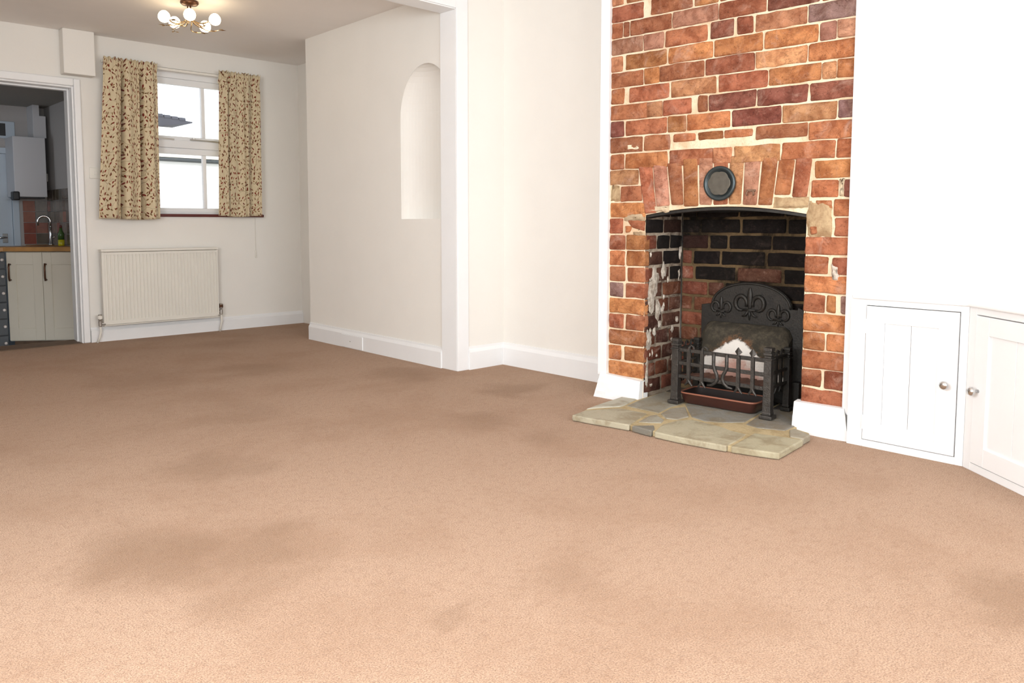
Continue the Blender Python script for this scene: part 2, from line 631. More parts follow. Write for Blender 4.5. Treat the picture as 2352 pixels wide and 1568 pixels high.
def empty(name, loc=(0, 0, 0), rz=0.0, parent=None):
    o = bpy.data.objects.new(name, None)
    COL.objects.link(o)
    o.empty_display_size = 0.1
    o.location = loc
    o.rotation_euler = (0, 0, rz)
    o.parent = parent
    return o


def copy_tree(o, parent=None):
    c = o.copy()
    COL.objects.link(c)
    c.parent = parent
    for ch in list(o.children):
        copy_tree(ch, c)
    return c


def struct(o, label):
    return tag(o, label, None, None, 'structure')


def lf(x, y, z=0.0):
    """fireplace frame: x along the brick face, y into the wall, z up -> world"""
    c, s = math.cos(PHI), math.sin(PHI)
    return (LX + c * x - s * y, LY + s * x + c * y, z)


def ff(x, y=0.0, z=0.0):
    """back wall frame given by world X on the wall, y outwards -> world"""
    c, s = math.cos(FPHI), math.sin(FPHI)
    t = x - FWX
    return (FWX + c * t - s * y, FWY + s * t + c * y, z)


# ================================================================== THE SETTING
XL, YF = -0.9, -1.5                  # left wall and front wall (behind the camera)

# floor: carpet over both rooms
m = M()
m.prism([(XL, YF), (3.47, YF), (3.47, 2.2), (3.44, 6.24), (XL, 6.29)], -0.12, 0.0)
struct(m.build('floor', 'carpet'), 'worn beige brown fitted carpet with darker stains across the whole room')

# ceiling over both rooms
m = M().box(XL - 0.2, 3.7, YF - 0.2, 6.6, CEIL, CEIL + 0.12)
struct(m.build('ceiling', 'ceiling'), 'plain off white ceiling over the whole room')

# back wall with doorway and window
WIN = (2.19, 3.06, 0.945, 2.062)
DOOR = (0.90, 1.676, -0.3, 1.845)
wb = M()
wb.slab(XL - 0.2 - FWX, 3.75 - FWX, -0.12, CEIL, [(WIN[0] - FWX, WIN[1] - FWX, WIN[2], WIN[3]),
                                                (DOOR[0] - FWX, DOOR[1] - FWX, -0.2, DOOR[3])], 0.0, 0.2)
wall_back = struct(wb.build('wall_back', 'wall', loc=(FWX, FWY, 0), rz=FPHI), 'magnolia back wall with the window and kitchen doorway')

# boxing on the back wall under the ceiling
m = M().box(1.597, 1.80, -0.10, 0.0, 1.915, CEIL)
m.v = [(x - FWX, y, z) for x, y, z in m.v]
struct(m.build('trim_1', 'wall', loc=(FWX, FWY, 0), rz=FPHI, bevel=0.006), 'square plastered boxing high on the back wall above the doorway')

# wall with the arched niche: front face built in columns, niche hollowed as a half dome
NA, NB_ = (2.984, 5.3092), (2.9598, 3.5433)
NLEN = math.hypot(NA[0] - NB_[0], NA[1] - NB_[1])
NPHI = math.atan2(NB_[1] - NA[1], NB_[0] - NA[0])       # local x runs from the far end towards the camera
nc, na, nz0, nzs, nh, nd = NLEN - (3.85 - 3.5433), 0.26, 0.903, 1.53, 0.31, 0.16


def narch(x):
    q = (x - nc) / na
    return nzs + nh * math.sqrt(max(0.0, 1 - q * q))


m = M()
NN = 28
xs = [nc - na * math.cos(math.pi * i / NN) for i in range(NN + 1)]
m.grid(lambda u, v: (u * (nc - na), 0, v * CEIL), 1, 1)
m.grid(lambda u, v: (nc + na + u * (NLEN - nc - na), 0, v * CEIL), 1, 1)
for i in range(NN):
    a, b = xs[i], xs[i + 1]
    m.add([(a, 0, 0), (b, 0, 0), (b, 0, nz0), (a, 0, nz0)], [(0, 1, 2, 3)])
    m.add([(a, 0, narch(a)), (b, 0, narch(b)), (b, 0, CEIL), (a, 0, CEIL)], [(0, 1, 2, 3)])
zl = [nz0] + [nz0 + (nzs - nz0) * k / 6 for k in range(1, 7)] + [nzs + nh * math.sin(math.pi / 2 * k / 10) for k in range(1, 11)]


def nring(z):
    w = na if z <= nzs else na * math.sqrt(max(0.0, 1 - ((z - nzs) / nh) ** 2))
    return [(nc - w * math.cos(math.pi * k / NN), nd * (w / na) * math.sin(math.pi * k / NN), z) for k in range(NN + 1)]


for j in range(len(zl) - 1):
    r0, r1 = nring(zl[j]), nring(zl[j + 1])
    for k in range(NN):
        m.add([r0[k], r0[k + 1], r1[k + 1], r1[k]], [(0, 1, 2, 3)])
r0 = nring(nz0)
m.add(r0, [tuple(range(NN, -1, -1))])
# end faces of the niche wall (far end and the end at the opening) and its back
m.add([(0, 0, 0), (0, 0.46, 0), (0, 0.46, CEIL), (0, 0, CEIL)], [(3, 2, 1, 0)])
m.add([(NLEN, 0, 0), (NLEN, 0.37, 0), (NLEN, 0.37, CEIL), (NLEN, 0, CEIL)], [(0, 1, 2, 3)])
m.add([(0, 0.46, 0), (NLEN, 0.46, 0), (NLEN, 0.46, CEIL), (0, 0.46, CEIL)], [(3, 2, 1, 0)])
struct(m.build('wall_niche', 'wall', loc=(NA[0], NA[1], 0), rz=NPHI), 'magnolia wall with a tall round arched niche')

# alcove walls on the right-hand side
m = M().box(3.4253, 3.6, 5.2, 6.3, 0, CEIL)
struct(m.build('wall_right_far', 'wall'), 'short magnolia return wall in the far right corner')
m = M().box(3.3255, 3.6, 2.47, 3.56, 0, CEIL)
struct(m.build('wall_alcove', 'wall'), 'magnolia wall of the alcove left of the chimney breast')
m = M().box(3.452, 3.6, YF - 0.1, 1.345, 0, CEIL)
struct(m.build('wall_right', 'wall'), 'bright magnolia wall above the alcove cupboards')
m = M().box(3.6, 3.7, YF - 0.1, 6.4, -0.05, CEIL)
struct(m.build('wall_party', 'wall'), 'outer party wall hidden behind the chimney breast')
LW = (0.1, 2.0, 0.78, 1.98)  # unseen opening, added to let in side light
m = M().slab(YF - 0.1, 6.4, -0.05, CEIL, [LW], XL - 0.15, XL).swap()
struct(m.build('wall_left', 'wall'), 'plain magnolia wall with a window added for light on the left, out of the picture')
FW2 = (-0.5, 2.5, 0.70, 2.0)
m = M().slab(XL - 0.2, 3.6, -0.05, CEIL, [FW2], YF - 0.2, YF)
struct(m.build('wall_front', 'wall'), 'front wall behind the camera with the big window')

# beam over the opening between the two rooms
m = M().box(XL, 2.9600, 3.5433, 3.6641, HB, CEIL)
struct(m.build('trim_2', 'wall', bevel=0.003), 'boxed beam under the ceiling over the wide opening')

# white lining of the opening: jamb on the niche wall side and its facing
m = M().box(2.9500, 3.0370, 3.5350, 3.5433, 0, CEIL)          # facing architrave towards the camera
m.box(2.9500, 2.9610, 3.5433, 3.6860, 0, HB)                  # jamb lining on the niche wall
struct(m.build('trim_3', 'gloss', bevel=0.003), 'white painted jamb and facing board where the opening meets the niche wall')
m = M().box(XL, 2.9500, 3.5350, 3.5433, HB - 0.002, HB + 0.075)
m.box(XL, 2.9500, 3.5433, 3.6760, HB - 0.008, HB)
struct(m.build('trim_4', 'gloss', bevel=0.002), 'white painted lining along the underside of the beam')


# baseboards
def skirting(name, p, q, h, label, th=0.018):
    p, q = Vector((*p, 0)), Vector((*q, 0))
    d = (q - p)
    ln = d.length
    ang = math.atan2(d.y, d.x)
    prof = [(0, 0), (-th, 0), (-th, h * 0.76), (-th * 0.45, h * 0.90), (-th * 0.35, h), (0, h)]
    n = len(prof)
    vs = [(0, y, z) for y, z in prof] + [(ln, y, z) for y, z in prof]
    fs = [(i, n + i, n + (i + 1) % n, (i + 1) % n) for i in range(n)] + [tuple(range(n)), tuple(reversed(range(n, 2 * n)))]
    return struct(M().add(vs, fs).build(name, 'gloss', loc=p, rz=ang), label)


skirting('baseboard_back', ff(1.722)[:2], ff(3.425)[:2], 0.108, 'white baseboard along the back wall under the radiator', 0.02)
bn = skirting('baseboard_niche', NA, (2.9614, 3.686), 0.128, 'white chamfered baseboard under the arched niche')
skirting('baseboard_stub', (3.037, 3.5433), (3.3255, 3.5443), 0.138, 'white baseboard on the short return beside the opening')
skirting('baseboard_alcove', (3.3255, 3.5443), (3.3255, 2.50), 0.138, 'white baseboard along the alcove left of the chimney breast')
m = M().box(0.48, 0.755, -0.024, -0.004, 0.004, 0.094)
m.build('access_panel', 'gloss', parent=bn, bevel=0.002)
m = M().lathe([(0.004, -0.0265), (0.004, -0.020)], 10, (0.60, 0, 0.05), 'y')
m.build('screw_head', 'steel', parent=bn)

# ------------------------------------------------------------------ doorway to the kitchen
door1 = struct(empty('door_1', (FWX, FWY, 0), FPHI), 'open doorway to the kitchen with white architrave')
d0, d1, dt = DOOR[0] - FWX, DOOR[1] - FWX, DOOR[3]
m = M().box(d1 - 0.002, d1 + 0.042, -0.022, 0.0, 0.0, dt + 0.052)
m.build('architrave', 'gloss', parent=door1, bevel=0.008, seg=3)
m = M().box(d0 - 0.042, d0 + 0.002, -0.022, 0.0, 0.0, dt + 0.052)
m.build('architrave', 'gloss', parent=door1, bevel=0.008, seg=3)
m = M().box(d0 + 0.002, d1 - 0.002, -0.022, 0.0, dt - 0.002, dt + 0.052)
m.build('architrave', 'gloss', parent=door1, bevel=0.008, seg=3)
m = M().box(d1 - 0.014, d1 - 0.0005, -0.004, 0.204, -0.005, dt)
m.box(d1 - 0.026, d1 - 0.014, 0.07, 0.11, -0.005, dt - 0.014)
m.box(d0, d1 - 0.014, -0.004, 0.204, dt - 0.014, dt)
m.box(d0 + 0.014, d1 - 0.026, 0.07, 0.11, dt - 0.026, dt - 0.014)
m.box(d0, d0 + 0.014, -0.004, 0.204, -0.005, dt - 0.014)
m.build('door_lining', 'gloss', parent=door1, bevel=0.003)
m = M().box(d0, d1 - 0.014, -0.03, 0.204, -0.11, 0.006)
m.build('threshold', 'threshold', parent=door1, bevel=0.004)

# ------------------------------------------------------------------ window in the back wall
win = struct(empty('window_1', (FWX, FWY, 0), FPHI), 'white painted window between the patterned curtains')
w0, w1, wz0, wz1 = WIN[0] - FWX, WIN[1] - FWX, WIN[2], WIN[3]
wc = (w0 + w1) / 2
m = M()
m.box(w0, w0 + 0.032, 0.05, 0.13, wz0, wz1)
m.box(w1 - 0.032, w1, 0.05, 0.13, wz0, wz1)
m.box(w0 + 0.032, w1 - 0.032, 0.05, 0.13, wz1 - 0.065, wz1)
m.box(w0 + 0.032, w1 - 0.032, 0.05, 0.13, wz0, wz0 + 0.018)
m.box(w0 + 0.032, w1 - 0.032, 0.04, 0.13, 1.462, 1.522)
m.build('frame', 'satin', parent=win, bevel=0.003)


def sash(z0, z1, nm):
    s = M()
    a, b = w0 + 0.034, w1 - 0.034
    st = 0.046
    s.box(a, a + st, 0.06, 0.10, z0, z1)
    s.box(b - st, b, 0.06, 0.10, z0, z1)
    s.box(a + st, b - st, 0.06, 0.10, z0, z0 + 0.03)
    s.box(a + st, b - st, 0.06, 0.10, z1 - 0.048, z1)
    o = s.build(nm, 'satin', parent=win, bevel=0.004)
    M().box(wc - 0.014, wc + 0.014, 0.062, 0.098, z0 + 0.03, z1 - 0.048).build('glazing_bar', 'satin', parent=o, bevel=0.004)
    M().box(a + st, wc - 0.014, 0.078, 0.082, z0 + 0.03, z1 - 0.048).build('pane', 'glass', parent=o)
    M().box(wc + 0.014, b - st, 0.078, 0.082, z0 + 0.03, z1 - 0.048).build('pane', 'glass', parent=o)
    return o


sash(wz0 + 0.018, 1.462, 'lower_sash')
sash(1.522, wz1 - 0.065, 'upper_sash')
for a, b in ((w0 + 0.03, w0 + 0.19), (wc - 0.12, wc + 0.16)):
    m = M().bar((a, 0.034, 1.530), (b, 0.034, 1.524), 0.010, 0.012)
    m.tube([(a + 0.03, 0.036, 1.53), (a + 0.03, 0.036, 1.548)], 0.006, 8)
    m.build('window_stay', 'steel', parent=win)
m = M().box(w0 - 0.02, w1 + 0.02, -0.02, 0.06, wz0 - 0.022, wz0)
m.build('window_sill', 'sill', parent=win, bevel=0.004)
m = M().box(w0 - 0.03, w1 + 0.03, 0.13, 0.26, wz0 - 0.05, wz0 - 0.005)
m.build('outer_sill', 'satin', parent=win, bevel=0.004)

# front window behind the camera (where the daylight comes in)
win2 = struct(empty('window_2', (0, 0, 0)), 'wide front window behind the camera')
m = M()
a, b, c, d = FW2
m.box(a, a + .05, YF - .16, YF - .10, c, d).box(b - .05, b, YF - .16, YF - .10, c, d)
m.box(a + .05, b - .05, YF - .16, YF - .10, c, c + .05).box(a + .05, b - .05, YF - .16, YF - .10, d - .05, d)
m.build('frame', 'satin', parent=win2, bevel=0.003)
M().box(a - .05, b + .05, YF - .10, YF + .06, c - .03, c).build('window_sill', 'gloss', parent=win2, bevel=0.005)

added_win = struct(empty('added_side_window', (0, 0, 0)), 'side window added in the left wall for more light, out of the picture')
m = M()
a, b, c, d = LW
m.box(XL - .12, XL - .07, a, a + .05, c, d).box(XL - .12, XL - .07, b - .05, b, c, d)
m.box(XL - .12, XL - .07, a + .05, b - .05, c, c + .05).box(XL - .12, XL - .07, a + .05, b - .05, d - .05, d)
m.build('frame', 'satin', parent=added_win, bevel=0.003)

# ================================================================== CHIMNEY BREAST
OL, OR, OB = 0.207, 0.985, 0.36     # fireplace opening: left, right, depth


def arch_z(x):
    q = (x - (OL + OR) / 2) / ((OR - OL) / 2)
    return 0.918 + 0.036 * (1 - q * q)


def nz(x, z, y=0.0, s=1.0, amp=1.0):
    return amp * noise.noise(Vector((x * s, z * s, y * s)))


def mface(x0, x1, zf0, z1, nu, nv, y=0.0058, amp=0.0022):
    """a rough stretch of mortar face"""
    return lambda u, v: (x0 + (x1 - x0) * u,
                         y + nz(x0 + (x1 - x0) * u, zf0(x0 + (x1 - x0) * u) * (1 - v) + z1 * v, 3.3, 28, amp),
                         zf0(x0 + (x1 - x0) * u) * (1 - v) + z1 * v)


m = M()
m.grid(mface(0, OL, lambda x: 0.0, CEIL, 14, 140), 14, 140)
m.grid(mface(OL, OR, arch_z, CEIL, 48, 84), 48, 84)
m.grid(mface(OR, BW, lambda x: 0.0, CEIL, 12, 140), 12, 140)
# side faces of the breast
m.add([(0, 0.006, 0), (0, 0.5, 0), (0, 0.5, CEIL), (0, 0.006, CEIL)], [(3, 2, 1, 0)])
# soffit under the arch
m.grid(lambda u, v: (OL + (OR - OL) * u, 0.006 + 0.12 * v, arch_z(OL + (OR - OL) * u)), 24, 1, True)
breast = struct(m.build('wall_chimney_breast', 'mortar', loc=(LX, LY, 0), rz=PHI, smooth=True),
                'chimney breast of exposed red orange brick around the open fireplace')
# plastered right-hand return of the breast, above and behind the cupboards
m = M().box(BW + 0.004, BW + 0.036, 0.02, 0.50, 0, CEIL)
m.build('plaster_return', 'wall', parent=breast)

# fire chamber: flaky left cheek, sooty back, right cheek and throat
m = M()
m.grid(lambda u, v: (OL - 0.006 + nz(u * .36, v * .9, 1, 22, 0.004), 0.004 + u * OB, v * 1.0), 14, 40, True)
m.build('fireplace_cheek', 'mortar_flaky', parent=breast, smooth=True)
m = M()
m.grid(lambda u, v: (OL + (OR - OL) * u, OB + 0.007 + nz(u * .78, v, 2, 22, 0.004), v * 1.05), 30, 40)
m.build('fireplace_back', 'mortar_soot', parent=breast, smooth=True)
m = M()
m.grid(lambda u, v: (OR + 0.008 + nz(u * .36, v * .9, 4, 22, 0.004), 0.004 + u * OB, v * 1.05), 14, 40)
m.build('fireplace_cheek', 'mortar_soot', parent=breast, smooth=True)
m = M().box(OL - 0.01, OR + 0.01, 0.126, OB + 0.02, 1.04, 1.06)
m.box(OL - 0.01, OR + 0.01, 0.122, 0.13, 0.93, 1.05)
m.build('flue_throat', 'soot', parent=breast)

PAL = {'o': (210, 140, 94), 'l': (220, 160, 116), 'r': (188, 120, 88), 'd': (152, 94, 78), 'g': (168, 136, 126), 'p': (202, 146, 122),
       'k': (34, 28, 25), 'b': (66, 44, 36), 'n': (142, 88, 66), 'm': (104, 70, 56)}


def brick(q, col, parent=breast, y=0.0, depth=0.04, axis='front', rough=0.005, jitter=0.10):
    """one brick; q = four (a,z) corners top-left, top-right, bottom-right, bottom-left on a wall plane"""
    tl, tr, br_, bl = [Vector(p) for p in q]
    c = (tl + tr + br_ + bl) / 4
    w = max((tr - tl).length, (br_ - bl).length)
    h = max((tl - bl).length, (tr - br_).length)
    nu, nv = max(3, int(w / 0.04) + 2), 4
    ar_u, ar_v = 0.006 / w, 0.006 / h
    us = [0.0] + [ar_u + (1 - 2 * ar_u) * i / (nu - 2) for i in range(nu - 1)] + [1.0]
    vs_ = [0.0] + [ar_v + (1 - 2 * ar_v) * i / (nv - 2) for i in range(nv - 1)] + [1.0]
    sd = random.random() * 50
    proud = random.uniform(-0.0015, 0.0025)
    vs, fs = [], []
    for j in range(nv + 1):
        for i in range(nu + 1):
            u, v = us[i], vs_[j]
            p = (bl * (1 - u) + br_ * u) * (1 - v) + (tl * (1 - u) + tr * u) * v
            edge = i in (0, nu) or j in (0, nv)
            corner = i in (0, nu) and j in (0, nv)
            pr = -0.0035 if edge else 0.0
            wob = rough * noise.noise(Vector((p.x * 40 + sd, p.y * 40, 1)))
            if corner:
                p = p + (c - p).normalized() * 0.003
            if j in (0, nv) or j in (1, nv - 1):
                p.y += wob * 0.9
            if i in (0, nu) or i in (1, nu - 1):
                p.x += rough * noise.noise(Vector((p.x * 40 + sd, p.y * 40, 9))) * 0.9
            pr += rough * 0.55 * noise.noise(Vector((p.x * 24 + sd, p.y * 24, 5))) + proud
            vs.append((p.x - c.x, -pr, p.y - c.y))
    n0 = len(vs)
    ring = [i for i in range(nu + 1)] + [(j) * (nu + 1) + nu for j in range(1, nv + 1)] + \
           [nv * (nu + 1) + i for i in range(nu - 1, -1, -1)] + [j * (nu + 1) for j in range(nv - 1, 0, -1)]
    for j in range(nv):
        for i in range(nu):
            a = j * (nu + 1) + i
            fs.append((a, a + 1, a + nu + 2, a + nu + 1))
    for k, i in enumerate(ring):
        vs.append((vs[i][0], depth, vs[i][2]))
    L_ = len(ring)
    for k in range(L_):
        a, b = ring[k], ring[(k + 1) % L_]
        fs.append((b, a, n0 + k, n0 + (k + 1) % L_))
    mm = M().add(vs, fs)
    if axis == 'front':
        loc, rz = (c.x, y, c.y), 0.0
    else:                                   # left cheek: 'a' runs into the wall
        loc, rz = (y, c.x, c.y), R(90)
    o = mm.build('brick', 'brick_soot' if col in 'kb' else 'brick', parent=parent, loc=loc, rz=rz, smooth=True)
    r, g, b = PAL[col]
    f = 1 + random.uniform(-jitter, jitter)
    o.color = srgb(min(255, r * f), min(255, g * f * random.uniform(.96, 1.04)), min(255, b * f))
    return o


def zline(k):
    return Z0 - COURSE * k


ROWS = {
    -3: ([(0, .178), (.221, .438), (.45, .564), (.575, .79), (.80, 1.02), (1.03, 1.158)], 'rrororr'),
    -2: ([(0, .062), (.072, .1), (.109, .33), (.34, .564), (.571, .784), (.794, 1.011), (1.02, 1.158)], 'rrrprdo'),
    -1: ([(0, .177), (.184, .291), (.303, .513), (.532, .64), (.657, .728), (.743, .961), (.968, 1.158)], 'pprdrlg o'.replace(' ', '')),
    0: ([(0, .064), (.084, .308), (.32, .541), (.552, .774), (.786, 1.008), (1.017, 1.081), (1.088, 1.158)], 'loooopp'),
    1: ([(0, .181), (.19, .27), (.276, .501), (.512, .739), (.747, .966), (.975, 1.158)], 'rorrlo'),
    2: ([(0, .075), (.107, .324), (.338, .562), (.576, .799), (.808, 1.024), (1.032, 1.084), (1.092, 1.158)], 'orlrolo'),
    3: ([(0, .194), (.202, .29), (.295, .441), (.478, .521), (.53, .75), (.757, .974), (.985, 1.158)], 'rlrrddd'),
    4: ([(0, .076), (.088, .315), (.323, .414), (.42, .633), (.644, .863), (.871, 1.092), (1.099, 1.158)], 'droodlg'),
    5: ([(0, .183), (.195, .332), (.354, .465), (.481, .6), (.61, .738), (.757, .976), (.988, 1.158)], 'rroooroo'),
    6: ([(0.003, .08), (.09, .321), (.333, .552), (.557, .644), (.658, .862), (.873, 1.092), (1.101, 1.158)], 'oorlloo'),
    7: ([(0.003, .161), (1.015, 1.158)], 'lo'),
    8: ([(.066, .183), (1.003, 1.108), (1.133, 1.158)], 'rod'),
    9: ([(.006, .198), (1.097, 1.158)], 'oo'),
    10: ([(.003, .077), (1.102, 1.158)], 'rr'),
    11: ([(.004, .091), (.102, .205), (.999, 1.158)], 'ror'),
    12: ([(.005, .09), (.103, .206), (.994, 1.077), (1.098, 1.158)], 'oorr'),
    13: ([(.007, .094), (.111, .206), (.992, 1.158)], 'roo'),
    14: ([(.008, .082), (.102, .206), (.996, 1.07), (1.08, 1.114), (1.138, 1.158)], 'grrog'),
    15: ([(.009, .206), (.996, 1.158)], 'oo'),
    16: ([(.005, .088), (.104, .206), (.991, 1.075), (1.086, 1.155)], 'rroo'),
    17: ([(.006, .205), (.995, 1.155)], 'oo'),
    18: ([(.007, .075), (.097, .206), (.995, 1.064), (1.081, 1.153)], 'oorr'),
    19: ([(.008, .205), (.99, 1.150)], 'or'),
}
for k in range(-7, -3):
    ROWS[k] = (ROWS[k + 4][0], ROWS[k + 4][1])
PALKEYS = 'olrp'
for k, (bs, cols) in ROWS.items():
    t, b = zline(k) - 0.0034, zline(k + 1) + 0.0034
    t = min(t, CEIL - 0.004)
    for i, (a, c) in enumerate(bs):
        tt, bb = t + random.uniform(-.0015, .0015), b + random.uniform(-.0015, .0015)
        if k == 5 and 2 <= i <= 4:
            tt = t - 0.004
            bb = t - 0.040
        if k == 5 and i == 5:
            bb = t - 0.056
        a, c = a - .0015, c + .0015
        a = max(a, 0.001)
        if c > 1.15:
            c = BW - 0.002
        if 0.195 < c < 0.215:
            c = OL + 0.001
        if 0.985 < a < 0.999:
            a = OR - 0.001
        brick([(a, tt), (c, tt + random.uniform(-.001, .001)), (c, bb), (a, bb)], cols[i] if i < len(cols) else 'o')

# arch of upright bricks over the opening
ARCH = [[(.166, 1.151), (.241, 1.148), (.265, .928), (.206, .925)], [(.246, 1.157), (.317, 1.153), (.338, .962), (.266, .958)],
        [(.323, 1.161), (.394, 1.158), (.409, .966), (.348, .964)], [(.404, 1.177), (.478, 1.173), (.486, .958), (.416, .957)],
        [(.485, 1.178), (.552, 1.174), (.553, .961), (.492, .961)], [(.559, 1.177), (.629, 1.173), (.629, .963), (.561, .963)],
        [(.636, 1.175), (.701, 1.172), (.694, .962), (.636, .963)], [(.708, 1.166), (.780, 1.162), (.764, .959), (.700, .961)],
        [(.789, 1.164), (.856, 1.161), (.835, .957), (.772, .958)], [(.862, 1.148), (.927, 1.144), (.912, 1.0), (.845, 1.001)],
        [(.935, 1.149), (1.001, 1.145), (.984, .988), (.922, .989)]]
for q, c in zip(ARCH, 'rproprlpoor'):
    brick(q, c, rough=0.004)
# broken brick ends at the springing
brick([(.10, .897), (.205, .890), (.204, .842), (.13, .858)], 'r', rough=0.008)
brick([(.097, .864), (.128, .866), (.126, .836), (.100, .835)], 'o', y=-0.008, rough=0.006)
brick([(1.005, .868), (1.034, .866), (1.034, .836), (1.007, .834)], 'o', y=-0.010, rough=0.006)
brick([(1.02, .975), (1.088, .972), (1.086, .935), (1.03, .940)], 'o', rough=0.007)


def patch(x0, x1, z0, z1, y=0.002, mat='cement', seed=1.0):
    mm = M()

    def fn(u, v):
        x, z = x0 + (x1 - x0) * u, z0 + (z1 - z0) * v
        e = min(u, 1 - u, v, 1 - v)
        yy = y + 0.004 - 0.010 * min(1, e * 5) + nz(x + seed, z, 1, 30, 0.006)
        return (x + nz(z, u, seed, 30, 0.008), yy, z + nz(x, v, seed, 30, 0.008))
    mm.grid(fn, 12, 10)
    o = mm.build('mortar_patch', mat, parent=breast, smooth=True)
    return o


patch(.985, 1.090, .822, .972, seed=1)
patch(.836, .992, .942, .990, seed=2)
patch(.006, .060, .985, 1.066, seed=3)
patch(.085, .205, .888, .925, mat='mortar_low', seed=4)
patch(.20, .335, .932, .962, mat='mortar_low', seed=5)
patch(1.116, 1.136, .985, 1.060, mat='mortar_low', seed=6)
patch(.135, .206, .815, .836, y=0.004, mat='mortar_low', seed=7)
patch(.09, .18, 1.232, 1.262, y=0.001, mat='mortar', seed=10)
patch(1.095, 1.125, .640, .715, y=0.0005, mat='lime', seed=11)


# (limewash flaking off the left cheek)
def splash(y0, y1, z0, z1, seed):
    mm = M()

    def fn(u, v):
        a = 2 * math.pi * u
        r = 1 + .5 * noise.noise(Vector((math.cos(a) * 1.6, math.sin(a) * 1.6, seed)))
        return (OL + 0.007 - .006 * v + nz(u, v, seed, 9, .0015), (y0 + y1) / 2 + math.cos(a) * r * v * (y1 - y0) / 2, (z0 + z1) / 2 + math.sin(a) * r * v * (z1 - z0) / 2)
    mm.grid(fn, 24, 4, True)
    mm.build('lime_patch', 'lime', parent=breast, smooth=True)


for q in ((.03, .10, .44, .60, 1.3), (.06, .13, .52, .66, 2.1), (.10, .16, .40, .50, 5.2), (.02, .07, .25, .36, 7.7), (.16, .20, .60, .68, 8.8), (.015, .05, .08, .22, 3.3)):
    splash(*q)
rs_ = random.Random(11)
for i in range(26):
    y_, z_ = rs_.uniform(.015, .33), rs_.uniform(.06, .72)
    w_, h_ = rs_.uniform(.012, .035), rs_.uniform(.015, .06)
    splash(y_, y_ + w_, z_, z_ + h_, i * 1.37)

# left cheek bricks
ck = {10: 'kb', 11: 'nkk', 12: 'mkk', 13: 'nmk', 14: 'mnb', 15: 'mnm', 16: 'mmn', 17: 'nmm', 18: 'nmn', 19: 'nnm', 20: 'mnm'}
for k in range(9, 21):
    t, b = zline(k) - 0.007, zline(k + 1) + 0.007
    cuts = [(.008, .11), (.125, .235), (.25, .352)] if k % 2 else [(.008, .17), (.185, .352)]
    for i, (a, c) in enumerate(cuts):
        cc = ck.get(k, 'kkk')
        brick([(a, t), (c, t), (c, max(b, .03)), (a, max(b, .03))], cc[min(i, len(cc) - 1)], axis='cheek', y=OL, rough=0.006)
# back wall bricks
BK = {8: ([(.21, .33), (.345, .56), (.57, .78), (.79, .98)], 'kkkk'), 9: ([(.21, .28), (.29, .51), (.52, .74), (.75, .98)], 'kkkk'),
      10: ([(.21, .30), (.315, .52), (.535, .75), (.765, .98)], 'kkkk'), 11: ([(.21, .35), (.365, .455), (.47, .68), (.69, .90), (.91, .98)], 'bkkkk'),
      12: ([(.21, .26), (.275, .415), (.43, .65), (.665, .88), (.89, .98)], 'nkkkk'), 13: ([(.21, .27), (.285, .50), (.515, .735), (.75, .97)], 'nkmkk'),
      14: ([(.21, .35), (.36, .44), (.455, .67), (.68, .89), (.90, .98)], 'nmkkk'), 15: ([(.21, .265), (.28, .49), (.505, .72), (.735, .97)], 'nnbkk'),
      16: ([(.21, .33), (.345, .56), (.57, .79), (.80, .98)], 'nnmbk'), 17: ([(.21, .30), (.315, .53), (.545, .76), (.775, .98)], 'nnmb'),
      18: ([(.21, .33), (.345, .56), (.57, .79), (.80, .98)], 'nmmb'), 19: ([(.21, .27), (.285, .50), (.515, .735), (.75, .97)], 'nmmm'),
      20: ([(.21, .35), (.36, .57), (.585, .80), (.815, .98)], 'mmmm')}
for k, (bs, cols) in BK.items():
    t, b = zline(k) - 0.007, max(zline(k + 1) + 0.007, 0.03)
    for (a, c), cl in zip(bs, cols):
        brick([(a, t), (c, t), (c, b), (a, b)], cl, y=OB, rough=0.004)
# right cheek bricks (turned away from the camera)
for k in range(9, 21):
    t, b = zline(k) - 0.007, max(zline(k + 1) + 0.007, 0.03)
    for a, c in ([(.008, .17), (.185, .352)] if k % 2 else [(.008, .11), (.125, .235), (.25, .352)]):
        o = brick([(-c, t), (-a, t), (-a, b), (-c, b)], 'k', axis='cheek', y=OR)
        o.rotation_euler = (0, 0, R(-90))
        o.location = (OR, (a + c) / 2, (t + b) / 2)

# iron lintel bar under the arch
m = M()
N = 24
for v in range(N):
    pass
m.grid(lambda u, v: (OL - 0.012 + (OR - OL + 0.024) * u, 0.012 + 0.07 * v, arch_z(OL + (OR - OL) * u) - 0.016), N, 1, True)
m.grid(lambda u, v: (OL - 0.012 + (OR - OL + 0.024) * u, 0.012, arch_z(OL + (OR - OL) * u) - 0.016 + 0.012 * v), N, 1)
m.grid(lambda u, v: (OL - 0.012 + (OR - OL + 0.024) * u, 0.012 + 0.07 * v, arch_z(OL + (OR - OL) * u) - 0.004), N, 1)
m.build('lintel_bar', 'iron', parent=breast)

# whitewashed stone feet at both sides of the opening
m = M()


